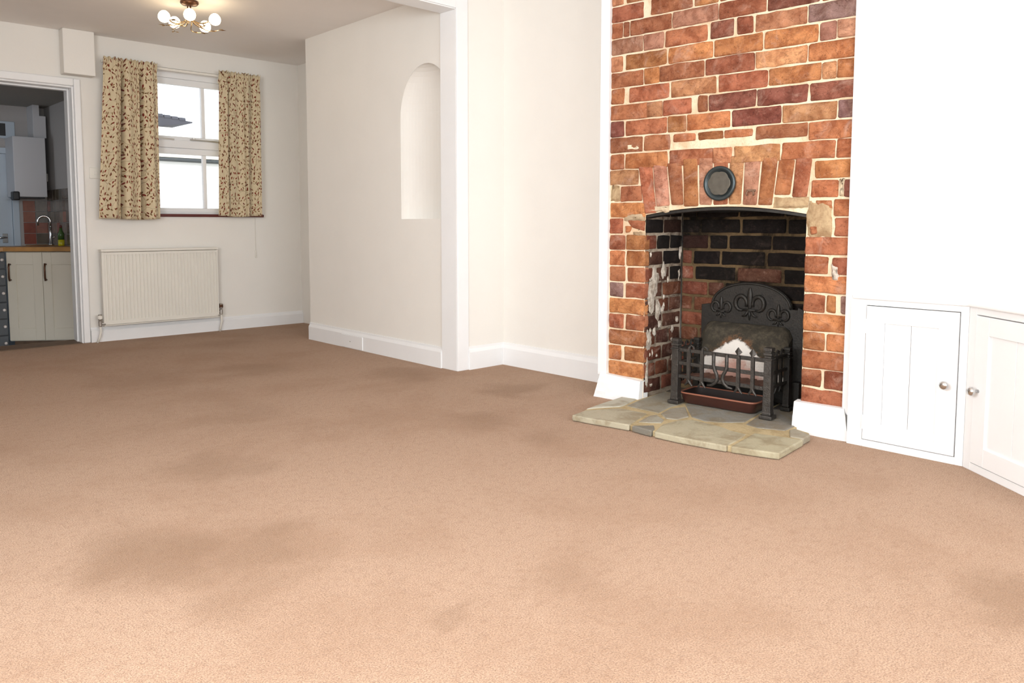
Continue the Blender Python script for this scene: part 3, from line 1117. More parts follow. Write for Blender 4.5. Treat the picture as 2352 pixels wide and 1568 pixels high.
def foot(x0, x1, xt0, xt1, h, y0, dz=0.0):
    def fn(u, v):
        a, b = x0 + (xt0 - x0) * v, x1 + (xt1 - x1) * v
        x = a + (b - a) * u
        top = h + dz * u
        yy = y0 + 0.012 * v + nz(x, v, 7, 14, 0.004)
        return (x, yy, top * v)
    mm = M()
    mm.grid(fn, 12, 8)
    k = len(mm.v)
    top = [mm.v[8 * 13 + i] for i in range(13)]
    mm.add(top + [(x, 0.02, z + 0.003) for x, y, z in top], [(i, i + 1, 14 + i, 13 + i) for i in range(12)])
    rs = [mm.v[j * 13 + 12] for j in range(9)]
    mm.add(rs + [(x, 0.05, z) for x, y, z in rs], [(i, 9 + i, 10 + i, 1 + i) for i in range(8)])
    ls = [mm.v[j * 13] for j in range(9)]
    mm.add(ls + [(x, 0.25, z) for x, y, z in ls], [(1 + i, 10 + i, 9 + i, i) for i in range(8)])
    return mm


foot(-0.062, 0.204, -0.030, 0.206, 0.126, -0.034, -0.016).build('plinth_block', 'rough_white', parent=breast, smooth=False, bevel=0.004)
foot(0.962, 1.196, 0.966, 1.172, 0.130, -0.034, 0.0).build('plinth_block', 'rough_white', parent=breast, bevel=0.004)

# white corner boards framing the brickwork
m = M().box(-0.052, 0.0, -0.016, 0.03, 0.112, CEIL)
m.box(-0.052, -0.030, 0.03, 0.30, 0.112, CEIL)
struct(m.build('trim_5', 'gloss', loc=(LX, LY, 0), rz=PHI, bevel=0.003), 'white corner board on the left edge of the brick chimney breast')
m = M()
m.prism_y([(BW - 0.002, 0.135), (BW + 0.018, 0.105), (BW + 0.040, 0.098), (BW + 0.040, CEIL), (BW - 0.002, CEIL)], -0.016, 0.03)
struct(m.build('trim_6', 'gloss', loc=(LX, LY, 0), rz=PHI, bevel=0.003), 'white corner board on the right edge of the brick chimney breast')

# ------------------------------------------------------------------ hearth of crazy-paved stones
HZ = 0.030
hearth = empty('hearth', lf(0.6, -0.25, 0), PHI)
tag(hearth, 'low stone hearth of irregular flagstones with sandy joints before the fireplace', 'hearth')
OUT = [(.118, -.045), (.138, -.375), (.172, -.492), (.25, -.490), (.44, -.472), (.565, -.490), (.715, -.494), (.905, -.484),
       (1.074, -.446), (1.070, -.14), (1.06, -.090), (.985, -.06), (.985, .352), (.21, .352), (.205, -.04)]
m = M().prism([(x - .6, y + .25) for x, y in OUT], 0.0, HZ - 0.0055)
m.build('joint_bed', 'hearth_joint', parent=hearth, bevel=0.004)
STONES = [
    [(.140, -.372), (.123, -.060), (.203, -.050), (.226, -.182), (.228, -.226), (.167, -.312)],
    [(.165, -.511), (.158, -.399), (.243, -.270), (.273, -.260), (.394, -.263), (.417, -.368), (.446, -.486), (.25, -.504)],
    [(.244, -.193), (.225, -.051), (.214, .19), (.404, .19), (.412, .01), (.408, -.090), (.425, -.213)],
    [(.424, -.279), (.439, -.250), (.508, -.308), (.528, -.36), (.446, -.413)],
    [(.464, -.488), (.530, -.425), (.560, -.470), (.566, -.504)],
    [(.443, -.218), (.427, -.11), (.461, -.034), (.560, -.183), (.55, -.262), (.504, -.278)],
    [(.546, -.380), (.562, -.274), (.607, -.226), (.744, -.250), (.813, -.282), (.876, -.288), (.892, -.394), (.894, -.498), (.709, -.510), (.585, -.506)],
    [(.574, -.176), (.467, -.028), (.432, .02), (.424, .19), (.762, .19), (.772, .043), (.787, -.108), (.721, -.177), (.65, -.205)],
    [(.809, -.138), (.786, .043), (.778, .19), (.978, .19), (.973, -.067), (.972, -.128), (.87, -.16)],
    [(.905, -.34), (.898, -.252), (1.029, -.228), (1.083, -.219), (1.088, -.458), (.915, -.494)],
    [(.985, -.109), (.993, -.077), (1.077, -.129), (1.080, -.202), (1.027, -.205)],
    [(.214, .205), (.50, .205), (.49, .348), (.214, .348)], [(.515, .205), (.76, .205), (.75, .348), (.505, .348)], [(.776, .205), (.978, .205), (.978, .348), (.766, .348)]]
SC_ = [(184, 180, 164), (176, 168, 146), (150, 146, 132), (166, 162, 148), (124, 120, 110), (152, 146, 132), (176, 168, 144),
       (138, 136, 128), (134, 130, 122), (174, 166, 140), (160, 152, 134), (70, 66, 62), (62, 60, 58), (66, 62, 60)]
for poly, c in zip(STONES, SC_):
    cx = sum(p[0] for p in poly) / len(poly)
    cy = sum(p[1] for p in poly) / len(poly)
    ar = sum(poly[i][0] * poly[(i + 1) % len(poly)][1] - poly[(i + 1) % len(poly)][0] * poly[i][1] for i in range(len(poly)))
    pl = poly if ar > 0 else poly[::-1]
    # subdivide the outline and roughen it
    fine = []
    for i in range(len(pl)):
        a, b = Vector(pl[i]), Vector(pl[(i + 1) % len(pl)])
        for t in (0, .5):
            p = a.lerp(b, t)
            p = p - (Vector((cx, cy)) - p).normalized() * 0.002
            j = noise.noise(Vector((p.x * 30, p.y * 30, 2))) * 0.004
            fine.append((p.x - cx + j, p.y - cy - j))
    dz = random.uniform(-.0025, -.0003)
    o = M().prism(fine, 0.002, HZ + dz).build('flagstone', 'stone', parent=hearth, loc=(cx - .6, cy + .25, 0), bevel=0.005)
    o.color = srgb(*c)

# ================================================================== FIREPLACE THINGS
# cast iron fireback with three fleurs-de-lis
fb = empty('fireback', lf(.61, .315, HZ), PHI)
tag(fb, 'black cast iron fireback with arched top and three raised fleurs de lis', 'fireback')


def FB(x, z):
    return (x - .61, z - HZ)


pl = [FB(.352, .032), FB(.868, .032), FB(.868, .480), FB(.842, .492), FB(.838, .480)]
for i in range(17):
    t = math.pi * i / 16
    pl.append(FB(.610 + .205 * math.cos(t), .480 + .118 * math.sin(t)))
pl += [FB(.382, .480), FB(.352, .474)]
m = M().prism_y(pl, -0.008, 0.012)
plate = m.build('plate', 'iron', parent=fb, bevel=0.003)
rim = [(.610 + .198 * math.cos(math.pi * i / 20) - .61, -0.010, .480 + .111 * math.sin(math.pi * i / 20) - HZ) for i in range(21)]
M().tube(rim, 0.006, 6).build('moulded_rim', 'iron', parent=fb, smooth=True)


def fleur(cx, cz, s):
    f = M()
    # central petal, waisted band, two curling side petals, three feet
    f.ball((cx, -0.010, cz + 0.030 * s), 0.010 * s, 0.007, 0.038 * s, 8, 8)
    f.box(cx - 0.020 * s, cx + 0.020 * s, -0.017, -0.006, cz - 0.012 * s, cz - 0.004 * s)
    for sg in (-1, 1):
        pts = []
        for i in range(13):
            t = i / 12
            a = math.pi * (1.15 - 1.75 * t)
            pts.append((cx + sg * (0.030 * s + 0.020 * s * math.cos(a) * 1.0), -0.011, cz + 0.014 * s + 0.024 * s * math.sin(a)))
        f.tube(pts, [0.0045 * s + 0.0035 * s * math.sin(math.pi * i / 12) for i in range(13)], 7)
        f.tube([(cx + sg * 0.004 * s, -0.011, cz - 0.010 * s), (cx + sg * 0.014 * s, -0.011, cz - 0.026 * s), (cx + sg * 0.026 * s, -0.011, cz - 0.030 * s)], [0.005 * s, 0.005 * s, 0.003 * s], 6)
    f.tube([(cx, -0.011, cz - 0.01 * s), (cx, -0.011, cz - 0.042 * s)], [0.006 * s, 0.002 * s], 6)
    return f.build('fleur_de_lis', 'iron', parent=fb, smooth=True)


fleur(-0.150, .425, 1.0)
fleur(-0.002, .445, 1.45)
fleur(0.140, .405, 1.0)
for x in (-0.24, 0.245):
    M().box(x - .018, x + .018, -0.05, 0.018, 0.0, .12).build('foot_bracket', 'iron', parent=fb, bevel=0.004)

# sooty fireclay block behind the fire
fc = M()


def fcs(u, v):
    x = -0.222 + 0.444 * u
    rr = 0.05
    top = 0.305
    # rounded upper corners
    ex = max(0.0, abs(x) - (0.222 - rr))
    zt = top - (rr - math.sqrt(max(0.0, rr * rr - ex * ex)))
    z = 0.06 + (zt - 0.06) * v
    y = -0.055 + 0.10 * v * v * 0.6
    roll = max(0.0, v - 0.86) / 0.14
    y += 0.035 * roll * roll
    y += 0.025 * (abs(x) / .222) ** 4
    return (x, y + nz(x, z, 0, 25, 0.003), z)


fc.grid(fcs, 30, 24)
tp = [fcs(i / 30, 1) for i in range(31)]
fc.add(tp + [(x, 0.052, z) for x, y, z in tp], [(i, i + 1, 32 + i, 31 + i) for i in range(30)])
for uu in (0, 1):
    sd = [fcs(uu, j / 24) for j in range(25)]
    fc.add(sd + [(x, 0.052, z) for x, y, z in sd], [((i, i + 1, 26 + i, 25 + i) if uu == 0 else (25 + i, 26 + i, i + 1, i)) for i in range(24)])
o = fc.build('fireclay_block', 'fireclay', loc=lf(.600, .245, HZ + 0.062), rz=PHI, smooth=True)
tag(o, 'sooty fireclay block with a white and pink burnt patch behind the grate', 'fireclay')

# iron fire basket
gr = empty('fire_basket', lf(.615, .10, HZ), PHI)
tag(gr, 'wrought iron fire basket on four posts in the brick fireplace', 'fire grate')


def G(x, y, z):
    return (x - .615, y - .10, z - HZ)


def post(x, y, h, mat='iron_grey', s=1.0):
    w = 0.017 * s
    pm = M()
    a = G(x, y, 0)
    # hammered square shaft
    vs, fs = [], []
    n = 14
    for j in range(n + 1):
        z = .026 + (h - .026 - .052) * j / n
        for k, (sx, sy) in enumerate(((-1, -1), (1, -1), (1, 1), (-1, 1))):
            q = 1 + 0.05 * noise.noise(Vector((x * 90 + k, z * 60, y * 40)))
            vs.append((a[0] + sx * w * q * (1.08 - .12 * j / n), a[1] + sy * w * q * (1.08 - .12 * j / n), z))
    for j in range(n):
        for k in range(4):
            fs.append((j * 4 + k, j * 4 + (k + 1) % 4, j * 4 + 4 + (k + 1) % 4, j * 4 + 4 + k))
    pm.add(vs, fs)
    pm.box(a[0] - w * 1.25, a[0] + w * 1.25, a[1] - w * 1.25, a[1] + w * 1.25, h - .052, h - .046)
    # finial: turned and grooved cap
    pm.box(a[0] - w * .9, a[0] + w * .9, a[1] - w * .9, a[1] + w * .9, h - .046, h - .036)
    pm.box(a[0] - w * 1.1, a[0] + w * 1.1, a[1] - w * 1.1, a[1] + w * 1.1, h - .034, h - .022)
    pm.box(a[0] - w * .85, a[0] + w * .85, a[1] - w * .85, a[1] + w * .85, h - .022, h - .014)
    pm.box(a[0] - w * 1.1, a[0] + w * 1.1, a[1] - w * 1.1, a[1] + w * 1.1, h - .014, h)
    o = pm.build('post', mat, parent=gr, bevel=0.002)
    fm = M().box(a[0] - w * 1.2, a[0] + w * 1.2, a[1] - w * 1.2, a[1] + w * 1.2, .016, .030)
    fm.box(a[0] - w * 1.7, a[0] + w * 1.7, a[1] - w * 1.7, a[1] + w * 1.7, .0, .017)
    fm.build('foot', mat, parent=o, bevel=0.004)
    return o


PX0, PX1, PY0, PY1 = .389, .842, .002, .205
post(PX0, PY0, .309)
post(PX1, PY0, .312)
post(PX0, PY1, .29, 'iron', .8)
post(PX1, PY1, .29, 'iron', .8)
for zz in (.287, .224, .162):
    M().bar(G(PX0, PY0, zz), G(PX1, PY0, zz - .003), .013, .017).build('front_rail', 'iron_grey', parent=gr, bevel=0.003)
for x in (PX0, PX1):
    for zz in (.287, .224, .162):
        M().bar(G(x, PY0, zz), G(x, PY1, zz), .010, .013).build('side_rail', 'iron', parent=gr, bevel=0.002)


def upright(x, y, mat, leaf, side=False):
    u = M()
    p = lambda dx, dz: G(x + (0 if side else dx), y + (dx if side else 0), dz)
    off = lambda q: (q[0] - (0.012 if side else 0), q[1] - (0 if side else 0.010), q[2])
    u.bar(off(p(0, .148)), off(p(0, .292)), .016, .011, (0, 1, 0) if not side else (1, 0, 0))
    if leaf:
        c = off(p(0, .310))
        u.add([(c[0] - .018, c[1], c[2]), (c[0], c[1] - .008, c[2] - .02), (c[0] + .018, c[1], c[2]), (c[0], c[1] - .004, c[2] + .022), (c[0], c[1] + .006, c[2])],
              [(0, 1, 4), (1, 2, 4), (2, 3, 4), (3, 0, 4), (0, 3, 1), (1, 3, 2)])
    else:
        u.tube([off(p(0, .288)), off(p(.002, .305)), off(p(.012, .314)), off(p(.024, .308)), off(p(.026, .298))], [.006, .0055, .005, .005, .004], 7)
    for sg in (-1, 1):
        u.tube([off(p(0, .152)), off(p(sg * .007, .138)), off(p(sg * .019, .124))], [.007, .0065, .0035], 7)
    return u.build('upright_bar', mat, parent=gr, bevel=0.0)


upright(.460, PY0, 'iron_grey', False)
upright(.528, PY0, 'iron_grey', False)
upright(.706, PY0, 'iron_grey', True)
upright(.773, PY0, 'iron_grey', True)
for sg, xc in ((-1, .586), (1, .650)):
    pts = [(0, .292), (0, .255), (.0, .232), (sg * -.006, .214), (sg * -.016, .196), (sg * -.020, .178), (sg * -.012, .158), (sg * .008, .143), (sg * .030, .140)]
    cm = M().tube([(xc + dx - .615, PY0 - .10 - .011, dz - HZ) for dx, dz in pts], [.0085] * 7 + [.007, .0045], 8)
    cm.build('scroll_bar', 'iron_grey', parent=gr, smooth=True)
for x in (PX0, PX1):
    for y in (.058, .108, .158):
        upright(x, y, 'iron', False, True)
for i in range(11):
    x = .42 + i * .0395
    M().bar(G(max(PX0 + .02, x - .05), .014, .160), G(min(PX1 - .02, x + .05), .18, .152), .014, .016).build('fire_bar', 'grate_bar', parent=gr, bevel=0.002)

# brown enamel ash tray
tr_ = empty('ash_tray', lf(.585, .105, HZ), PHI)
tag(tr_, 'brown enamel roasting tray catching ash under the fire basket', 'tray')


def rrect(hx, hy, r, n=5):
    p = []
    for cx, cy, a0 in ((hx - r, hy - r, 0), (-hx + r, hy - r, 90), (-hx + r, -hy + r, 180), (hx - r, -hy + r, 270)):
        for i in range(n + 1):
            a = R(a0 + 90 * i / n)
            p.append((cx + r * math.cos(a), cy + r * math.sin(a)))
    return p


def ringloft(rings, mat, name, parent, cap_first=True, cap_last=True, flip=False):
    n = len(rings[0])
    vs = [p for r_ in rings for p in r_]
    fs = []
    for i in range(len(rings) - 1):
        for k in range(n):
            q = (i * n + k, i * n + (k + 1) % n, (i + 1) * n + (k + 1) % n, (i + 1) * n + k)
            fs.append(tuple(reversed(q)) if flip else q)
    if cap_first:
        fs.append(tuple(range(n)) if flip else tuple(reversed(range(n))))
    if cap_last:
        b = (len(rings) - 1) * n
        fs.append(tuple(range(b + n - 1, b - 1, -1)) if flip else tuple(range(b, b + n)))
    return M().add(vs, fs).build(name, mat, parent=parent, smooth=True)


R3 = lambda hx, hy, r, z: [(x, y, z) for x, y in rrect(hx, hy, r)]
ringloft([R3(.172, .072, .03, 0.0), R3(.178, .078, .032, .004), R3(.192, .090, .036, .050)], 'tray', 'pan', tr_, True, False)
ringloft([R3(.188, .086, .035, .050), R3(.172, .072, .03, .006)], 'tray_in', 'pan_inside', tr_, False, True, False)
M().tube([(x, y, .051) for x, y in rrect(.1915, .0895, .036)] + [(rrect(.1915, .0895, .036)[0][0], rrect(.1915, .0895, .036)[0][1], .051)], .0042, 8).build('rim', 'tray_rim', parent=tr_, smooth=True)

# round plaque on the arch
pq = empty('wall_plaque', lf(.597, 0, 1.056), PHI)
tag(pq, 'round dark metal plaque with scalloped centre fixed on the brick arch', 'plaque')
M().lathe([(.070, -0.004), (.077, -.010), (.077, -.016), (.072, -.020), (.062, -.0185), (.060, -.014)], 40, (0, 0, 0), 'y').build('rim', 'plate_rim', parent=pq, smooth=True)
m = M()
pts = []
for k in range(60):
    a = 2 * math.pi * k / 60
    r = 0.050 + 0.005 * abs(math.cos(3 * a))
    pts.append((r * math.cos(a), r * math.sin(a)))
m.prism_y(pts, -.0185, -.012)
m.build('scalloped_disc', 'plate', parent=pq, bevel=0.002)

# small pair of hooks in the arch beside the plaque
hk = empty('wall_hook', lf(.742, 0, 1.012), PHI)
tag(hk, 'tiny rusty double hook in the brick arch right of the plaque', 'hook')
for sg in (-1, 1):
    M().tube([(sg * .012, .004, .008), (sg * .013, -.012, .006), (sg * .017, -.016, -.004), (sg * .014, -.010, -.012)], .0035, 7).build('prong', 'rust', parent=hk, smooth=True)
M().box(-.020, .020, -.006, .004, .004, .014).build('back_plate', 'rust', parent=hk, bevel=0.002)

# ================================================================== ALCOVE CUPBOARDS
CX0, CH = 3.110, 0.585
cb = empty('alcove_cupboard', (CX0, 1.08, 0), 0)
tag(cb, 'low white built in cupboard in the alcove right of the chimney breast', 'cupboard')


def C(x, y, z):
    return (x - CX0, y - 1.08, z)


def cbox(mm, x0, x1, y0, y1, z0, z1):
    return mm.box(x0 - CX0, x1 - CX0, y0 - 1.08, y1 - 1.08, z0, z1)


m = M()
cbox(m, CX0, CX0 + .02, 1.238, 1.298, 0, CH)
cbox(m, CX0, CX0 + .02, .876, .9035, 0, CH)
cbox(m, CX0, CX0 + .02, .9035, 1.238, 0, .028)
cbox(m, CX0, CX0 + .02, .9035, 1.238, .562, CH)
m.build('face_frame', 'gloss', parent=cb, bevel=0.0015)
m = M()
cbox(m, CX0 + .02, 3.446, .885, 1.285, .004, .02)
cbox(m, CX0 + .02, 3.446, 1.27, 1.285, .02, CH)
m.build('carcass', 'dark', parent=cb)


def panel_door(parent, to, y0, y1, z0, z1, st, knob_y, knob_z, boards):
    """door lying in the x=0 plane of a frame: 'to' maps (out, along, z)"""
    d = M()
    for a, b, c, e in ((y0, y0 + st, z0, z1), (y1 - st, y1, z0, z1), (y0 + st, y1 - st, z0, z0 + .066), (y0 + st, y1 - st, z1 - .064, z1)):
        p, q = to(-.004, a, c), to(.016, b, e)
        d.box(min(p[0], q[0]), max(p[0], q[0]), min(p[1], q[1]), max(p[1], q[1]), c, e)
    o = d.build('door', 'gloss', parent=parent, bevel=0.0015)
    n = boards
    wv = (y1 - y0 - 2 * st) / n
    for i in range(n):
        a, b = y0 + st + i * wv + .0008, y0 + st + (i + 1) * wv - .0008
        p, q = to(.0035, a, 0), to(.014, b, 0)
        M().box(min(p[0], q[0]), max(p[0], q[0]), min(p[1], q[1]), max(p[1], q[1]), z0 + .064, z1 - .062).build('panel_board', 'gloss', parent=o, bevel=0.001)
    p = to(0, knob_y, knob_z)
    kx = -1
    M().lathe([(.006, .002), (.006, -.012), (.010, -.016), (.0155, -.022), (.0165, -.029), (.012, -.036), (.004, -.038)], 18, (p[0] - .004, p[1], knob_z), 'x').build('knob', 'chrome', parent=o, smooth=True)
    return o


d1_ = panel_door(cb, lambda o, y, z: C(CX0 + o, y, z), .9065, 1.2355, .031, .559, .068, .940, .293, 2)
for hz in (.10, .48):
    p = C(CX0, 1.2368, hz)
    M().tube([(p[0] - .004, p[1], hz - .028), (p[0] - .004, p[1], hz + .028)], .0042, 8).build('hinge', 'gloss', parent=d1_)

# cupboard set across the corner at an angle
DA = math.atan2(-.765, -.644)
cd = empty('angled_cupboard', (CX0, .876, 0), DA - R(90) + R(180))
# local frame: along = -y', out of the room = +x'
cd.rotation_euler = (0, 0, DA + R(90))
tag(cd, 'low white built in cupboard angled across the corner at the right edge', 'cupboard')
m = M()
LEN = 0.62
m.box(0, .02, -.040, 0.0, 0, CH).box(0, .02, -LEN, -.445, 0, CH).box(0, .02, -.445, -.040, 0, .028).box(0, .02, -.445, -.040, .560, CH)
m.build('face_frame', 'gloss', parent=cd, bevel=0.0015)
m = M().box(.02, .22, -LEN + .02, -.02, .004, .02).box(.20, .22, -LEN + .02, -.02, .02, CH)
m.build('carcass', 'dark', parent=cd)
d2_ = panel_door(cd, lambda o, y, z: (o, y, z), -.442, -.043, .031, .557, .070, -.072, .293, 2)

# one top board over both cupboards
ex, ey = CX0 - .644 * .62, .876 - .765 * .62
poly = [(CX0 - .014, 1.290), (CX0 - .014, .881), (ex - .011, ey + .009), (ex - .005, ey - .02), (3.452, ey - .02), (3.452, 1.322), (3.20, 1.304), (3.195, 1.290)]
m = M().prism([(x - 3.2, y - .8) for x, y in poly], 0.0, .017)
o = m.build('cupboard_top', 'gloss', loc=(3.2, .8, CH), bevel=0.006, seg=3)
tag(o, 'white painted board topping the low corner cupboards', 'cupboard top')

# ================================================================== BACK WALL THINGS
# radiator
rd = empty('radiator', ff(2.222, -.02, .13), FPHI)
tag(rd, 'cream panel radiator with vertical flutes under the window', 'radiator')
rx0, rx1, rz0, rz1 = -.428, .428, 0.0, .552
m = M()
NF = 33
prof = []
for i in range(NF):
    a = rx0 + .012 + (rx1 - rx0 - .024) * i / NF
    w = (rx1 - rx0 - .024) / NF
    prof += [(a, 0), (a + w * .30, 0), (a + w * .42, .007), (a + w * .88, .007)]
prof.append((rx1 - .012, 0))
n = len(prof)
vs = [(x, -.060 - 0 + d, rz0 + .030) for x, d in prof] + [(x, -.060 + d, rz1 - .040) for x, d in prof]
fs = [(i, i + 1, n + i + 1, n + i) for i in range(n - 1)]
m.add(vs, fs)
m.box(rx0, rx0 + .012, -.062, -.030, rz0 + .010, rz1 - .02).box(rx1 - .012, rx1, -.062, -.030, rz0 + .010, rz1 - .02)
m.box(rx0 + .012, rx1 - .012, -.062, -.046, rz0, rz0 + .030)
m.box(rx0 + .012, rx1 - .012, -.062, -.046, rz1 - .040, rz1 - .022)
m.box(rx0 + .012, rx1 - .012, -.046, -.034, rz0 + .004, rz1 - .022)
m.build('panel', 'radiator', parent=rd)
M().box(rx0 - .004, rx1 + .004, -.068, -.004, rz1 - .018, rz1).build('top_grille', 'radiator', parent=rd, bevel=0.004)
M().box(rx0 + .002, rx1 - .002, -.066, -.058, -.010, -.003).build('bottom_seam', 'pipe', parent=rd, bevel=0.002)
for x, zz in ((rx0 - .022, .010), (rx1 + .022, .030)):
    v = M()
    v.lathe([(.010, -.022), (.013, -.018), (.013, .018), (.010, .022)], 14, (x, -.045, zz), 'z')
    v.lathe([(.011, .024), (.015, .030), (.015, .062), (.011, .068)], 14, (x, -.045, zz), 'z')
    v.tube([(x, -.045, zz), (x + (.034 if x < 0 else -.034), -.045, zz)], .008, 10)
    vo = v.build('valve', 'steel', parent=rd, smooth=False)
    M().lathe([(.0125, .032), (.0165, .036), (.0165, .058), (.0125, .062)], 14, (x, -.045, zz), 'z').build('valve_cap', 'plastic' if x < 0 else 'brown_metal', parent=vo)
    M().tube([(x, -.045, zz - .02), (x + .004, -.043, -.05), (x - .004, -.038, -.09), (x - (.02 if x < 0 else .008), -.034, -.130)], .0075, 10).build('pipe', 'pipe', parent=rd, smooth=True)


# curtains
def curtain(xt0, xt1, xb0, xb1, zt, zb, folds, seed, deep, label):
    root = empty('curtain', ff((xt0 + xt1) / 2, -.03, zb), FPHI)
    tag(root, label, 'curtain', 'leaf print curtains at the back window')
    cx = (xt0 + xt1) / 2
    nu, nv = 160, 46
    rnd = random.Random(seed)
    ph = [rnd.uniform(0, 6.28) for _ in range(6)]

    def dep(u, v):
        a = 0.010 + 0.012 * (1 - v)
        d = a * math.sin(u * folds * 6.283 + ph[0] + .7 * math.sin(u * 9 + ph[1]))
        d += 0.010 * (1 - v * .6) * math.sin(u * folds * .47 * 6.283 + ph[2])
        d += 0.004 * math.sin(u * folds * 2.3 * 6.283 + ph[3]) * v
        for uc, dp in deep:
            d += dp * math.exp(-((u - uc + .02 * (v - .5)) / .020) ** 2) * min(1.0, (1.02 - v) * 6)
        d += 0.006 * noise.noise(Vector((u * 5, v * 2.5, seed)))
        return d
    vs = M()
    uvs = []
    H = zt - zb

    def fn(u, v):
        z = H * v
        x0, x1 = xb0 + (xt0 - xb0) * v, xb1 + (xt1 - xb1) * v
        # ease folds sideways a little so they look draped
        x = x0 + (x1 - x0) * (u + .012 * math.sin(u * folds * 6.283 + ph[4]))
        head = max(0.0, (v - .93) / .07)
        y = -.084 + dep(u, v)
        if head > 0:
            y += head * (.007 * math.sin(u * 17 * 6.283) - .006)
            z += .006 * math.sin(u * 13 * 6.283 + ph[5]) * head
        pin = math.exp(-((v - .93) / .018) ** 2)
        y += .014 * pin
        z += .004 * math.sin(u * 7 + ph[5]) * (1 - v)
        return (x - cx, y, z)
    vs.grid(fn, nu, nv)
    for j in range(nv + 1):
        for i in range(nu + 1):
            uvs.append((i / nu * (xb1 - xb0) * 1.75 + seed, j / nv * H))
    vs.build('cloth', 'curtain', parent=root, smooth=True, solid=0.003, uv=uvs)
    # header tape with hooks at the back of the heading
    M().box(xt0 - cx + .02, xt1 - cx - .02, -.002, .004, H * .925, H * .955).build('heading_tape', 'plastic', parent=root)
    return root


curtain(1.857, 2.224, 1.791, 2.214, 2.062, .903, 3.1, 3, ((.36, .056), (.71, .060)), 'left cream curtain with red brown leaf print hanging in deep folds')
curtain(2.690, 3.028, 2.666, 3.014, 2.072, .928, 2.4, 8, ((.24, .030), (.62, .020)), 'right cream curtain with red brown leaf print covering half the window')

# curtain track on the wall behind the headings
tk = empty('curtain_track', ff(2.44, 0, 2.03), FPHI)
tag(tk, 'slim white curtain track along the top of the back window', 'curtain track')
M().box(-.59, .60, -.062, -.046, .0, .016).build('track', 'plastic', parent=tk, bevel=0.002)
for x in (-.52, -.02, .53):
    M().box(x - .012, x + .012, -.048, 0.0, .002, .014).build('bracket', 'plastic', parent=tk, bevel=0.002)

# blind cord
bc = empty('blind_cord', ff(3.006, -.004, .58), FPHI)
tag(bc, 'thin white pull cord hanging below the right curtain', 'cord')
M().tube([(0, -.004, .385), (0, -.004, .07)], .0016, 6).build('cord', 'pipe', parent=bc)
M().lathe([(.003, .0), (.006, .006), (.006, .056), (.003, .066)], 10, (0, -.004, .004), 'z').build('toggle', 'plastic', parent=bc, smooth=True)

# light switch
sw = empty('light_switch', ff(1.797, 0, 1.236), FPHI)
tag(sw, 'square white light switch beside the kitchen doorway', 'light switch')
M().box(-.040, .040, -.009, 0, -.040, .040).build('face_plate', 'plastic', parent=sw, bevel=0.003)
M().box(-.010, .010, -.014, -.009, -.014, .014).build('rocker', 'plastic', parent=sw, bevel=0.002)

# ================================================================== CEILING LAMP
LMP = (1.976, 4.904, CEIL)
lp = empty('ceiling_lamp', LMP, 0)
tag(lp, 'flower shaped ceiling lamp with five lit glass globes on curling stems', 'ceiling lamp')
M().lathe([(.052, -.001), (.054, -.012), (.046, -.022), (.020, -.028), (.012, -.030)], 28, (0, 0, 0)).build('ceiling_cup', 'brown_metal', parent=lp, smooth=True)
base_a = math.atan2(-LMP[1], -LMP[0])           # towards the camera side of the room
stem = M()
for k in range(3):
    a = base_a + k * 2.1 + .4
    stem.tube([(.010 * math.cos(a), .010 * math.sin(a), -.026), (.014 * math.cos(a), .014 * math.sin(a), -.06), (.006 * math.cos(a), .006 * math.sin(a), -.105)], .0035, 7)
stem.ball((0, 0, -.108), .011)
stem.build('stem', 'leaf_metal', parent=lp, smooth=True)
for k in range(5):
    a = base_a + k * 2 * math.pi / 5
    rr = .150
    z1 = -.112 + (.006 if k % 2 else -.003)
    pts = []
    for i in range(9):
        t = i / 8
        r = .008 + rr * t * .80
        aa = a - .55 * (1 - t) * t * 2
        pts.append((r * math.cos(aa), r * math.sin(aa), -.105 - .030 * math.sin(math.pi * t * .9) + (z1 + .105) * t))
    arm = M().tube(pts, .0042, 7).build('arm', 'leaf_metal', parent=lp, smooth=True)
    gx, gy = rr * math.cos(a), rr * math.sin(a)
    # glass flower: ribbed globe
    gm = M()
    vs, fs = [], []
    n, mm_ = 20, 10
    for i in range(mm_ + 1):
        th = math.pi * (.04 + .92 * i / mm_)
        for j in range(n):
            w = 2 * math.pi * j / n
            r = .034 * math.sin(th) * (1 + .07 * math.cos(w * 5))
            vs.append((gx + r * math.cos(w), gy + r * math.sin(w), z1 + .036 * math.cos(th)))
    for i in range(mm_):
        for j in range(n):
            fs.append((i * n + j, (i + 1) * n + j, (i + 1) * n + (j + 1) % n, i * n + (j + 1) % n))
    fs += [tuple(range(n)), tuple(reversed(range(mm_ * n, (mm_ + 1) * n)))]
    gm.add(vs, fs).build('globe', 'bulb', parent=arm, smooth=True)
    M().lathe([(.010, -.012), (.013, 0), (.009, .014)], 12, (pts[-1][0], pts[-1][1], pts[-1][2]), 'z').build('holder', 'chrome', parent=arm, smooth=True)
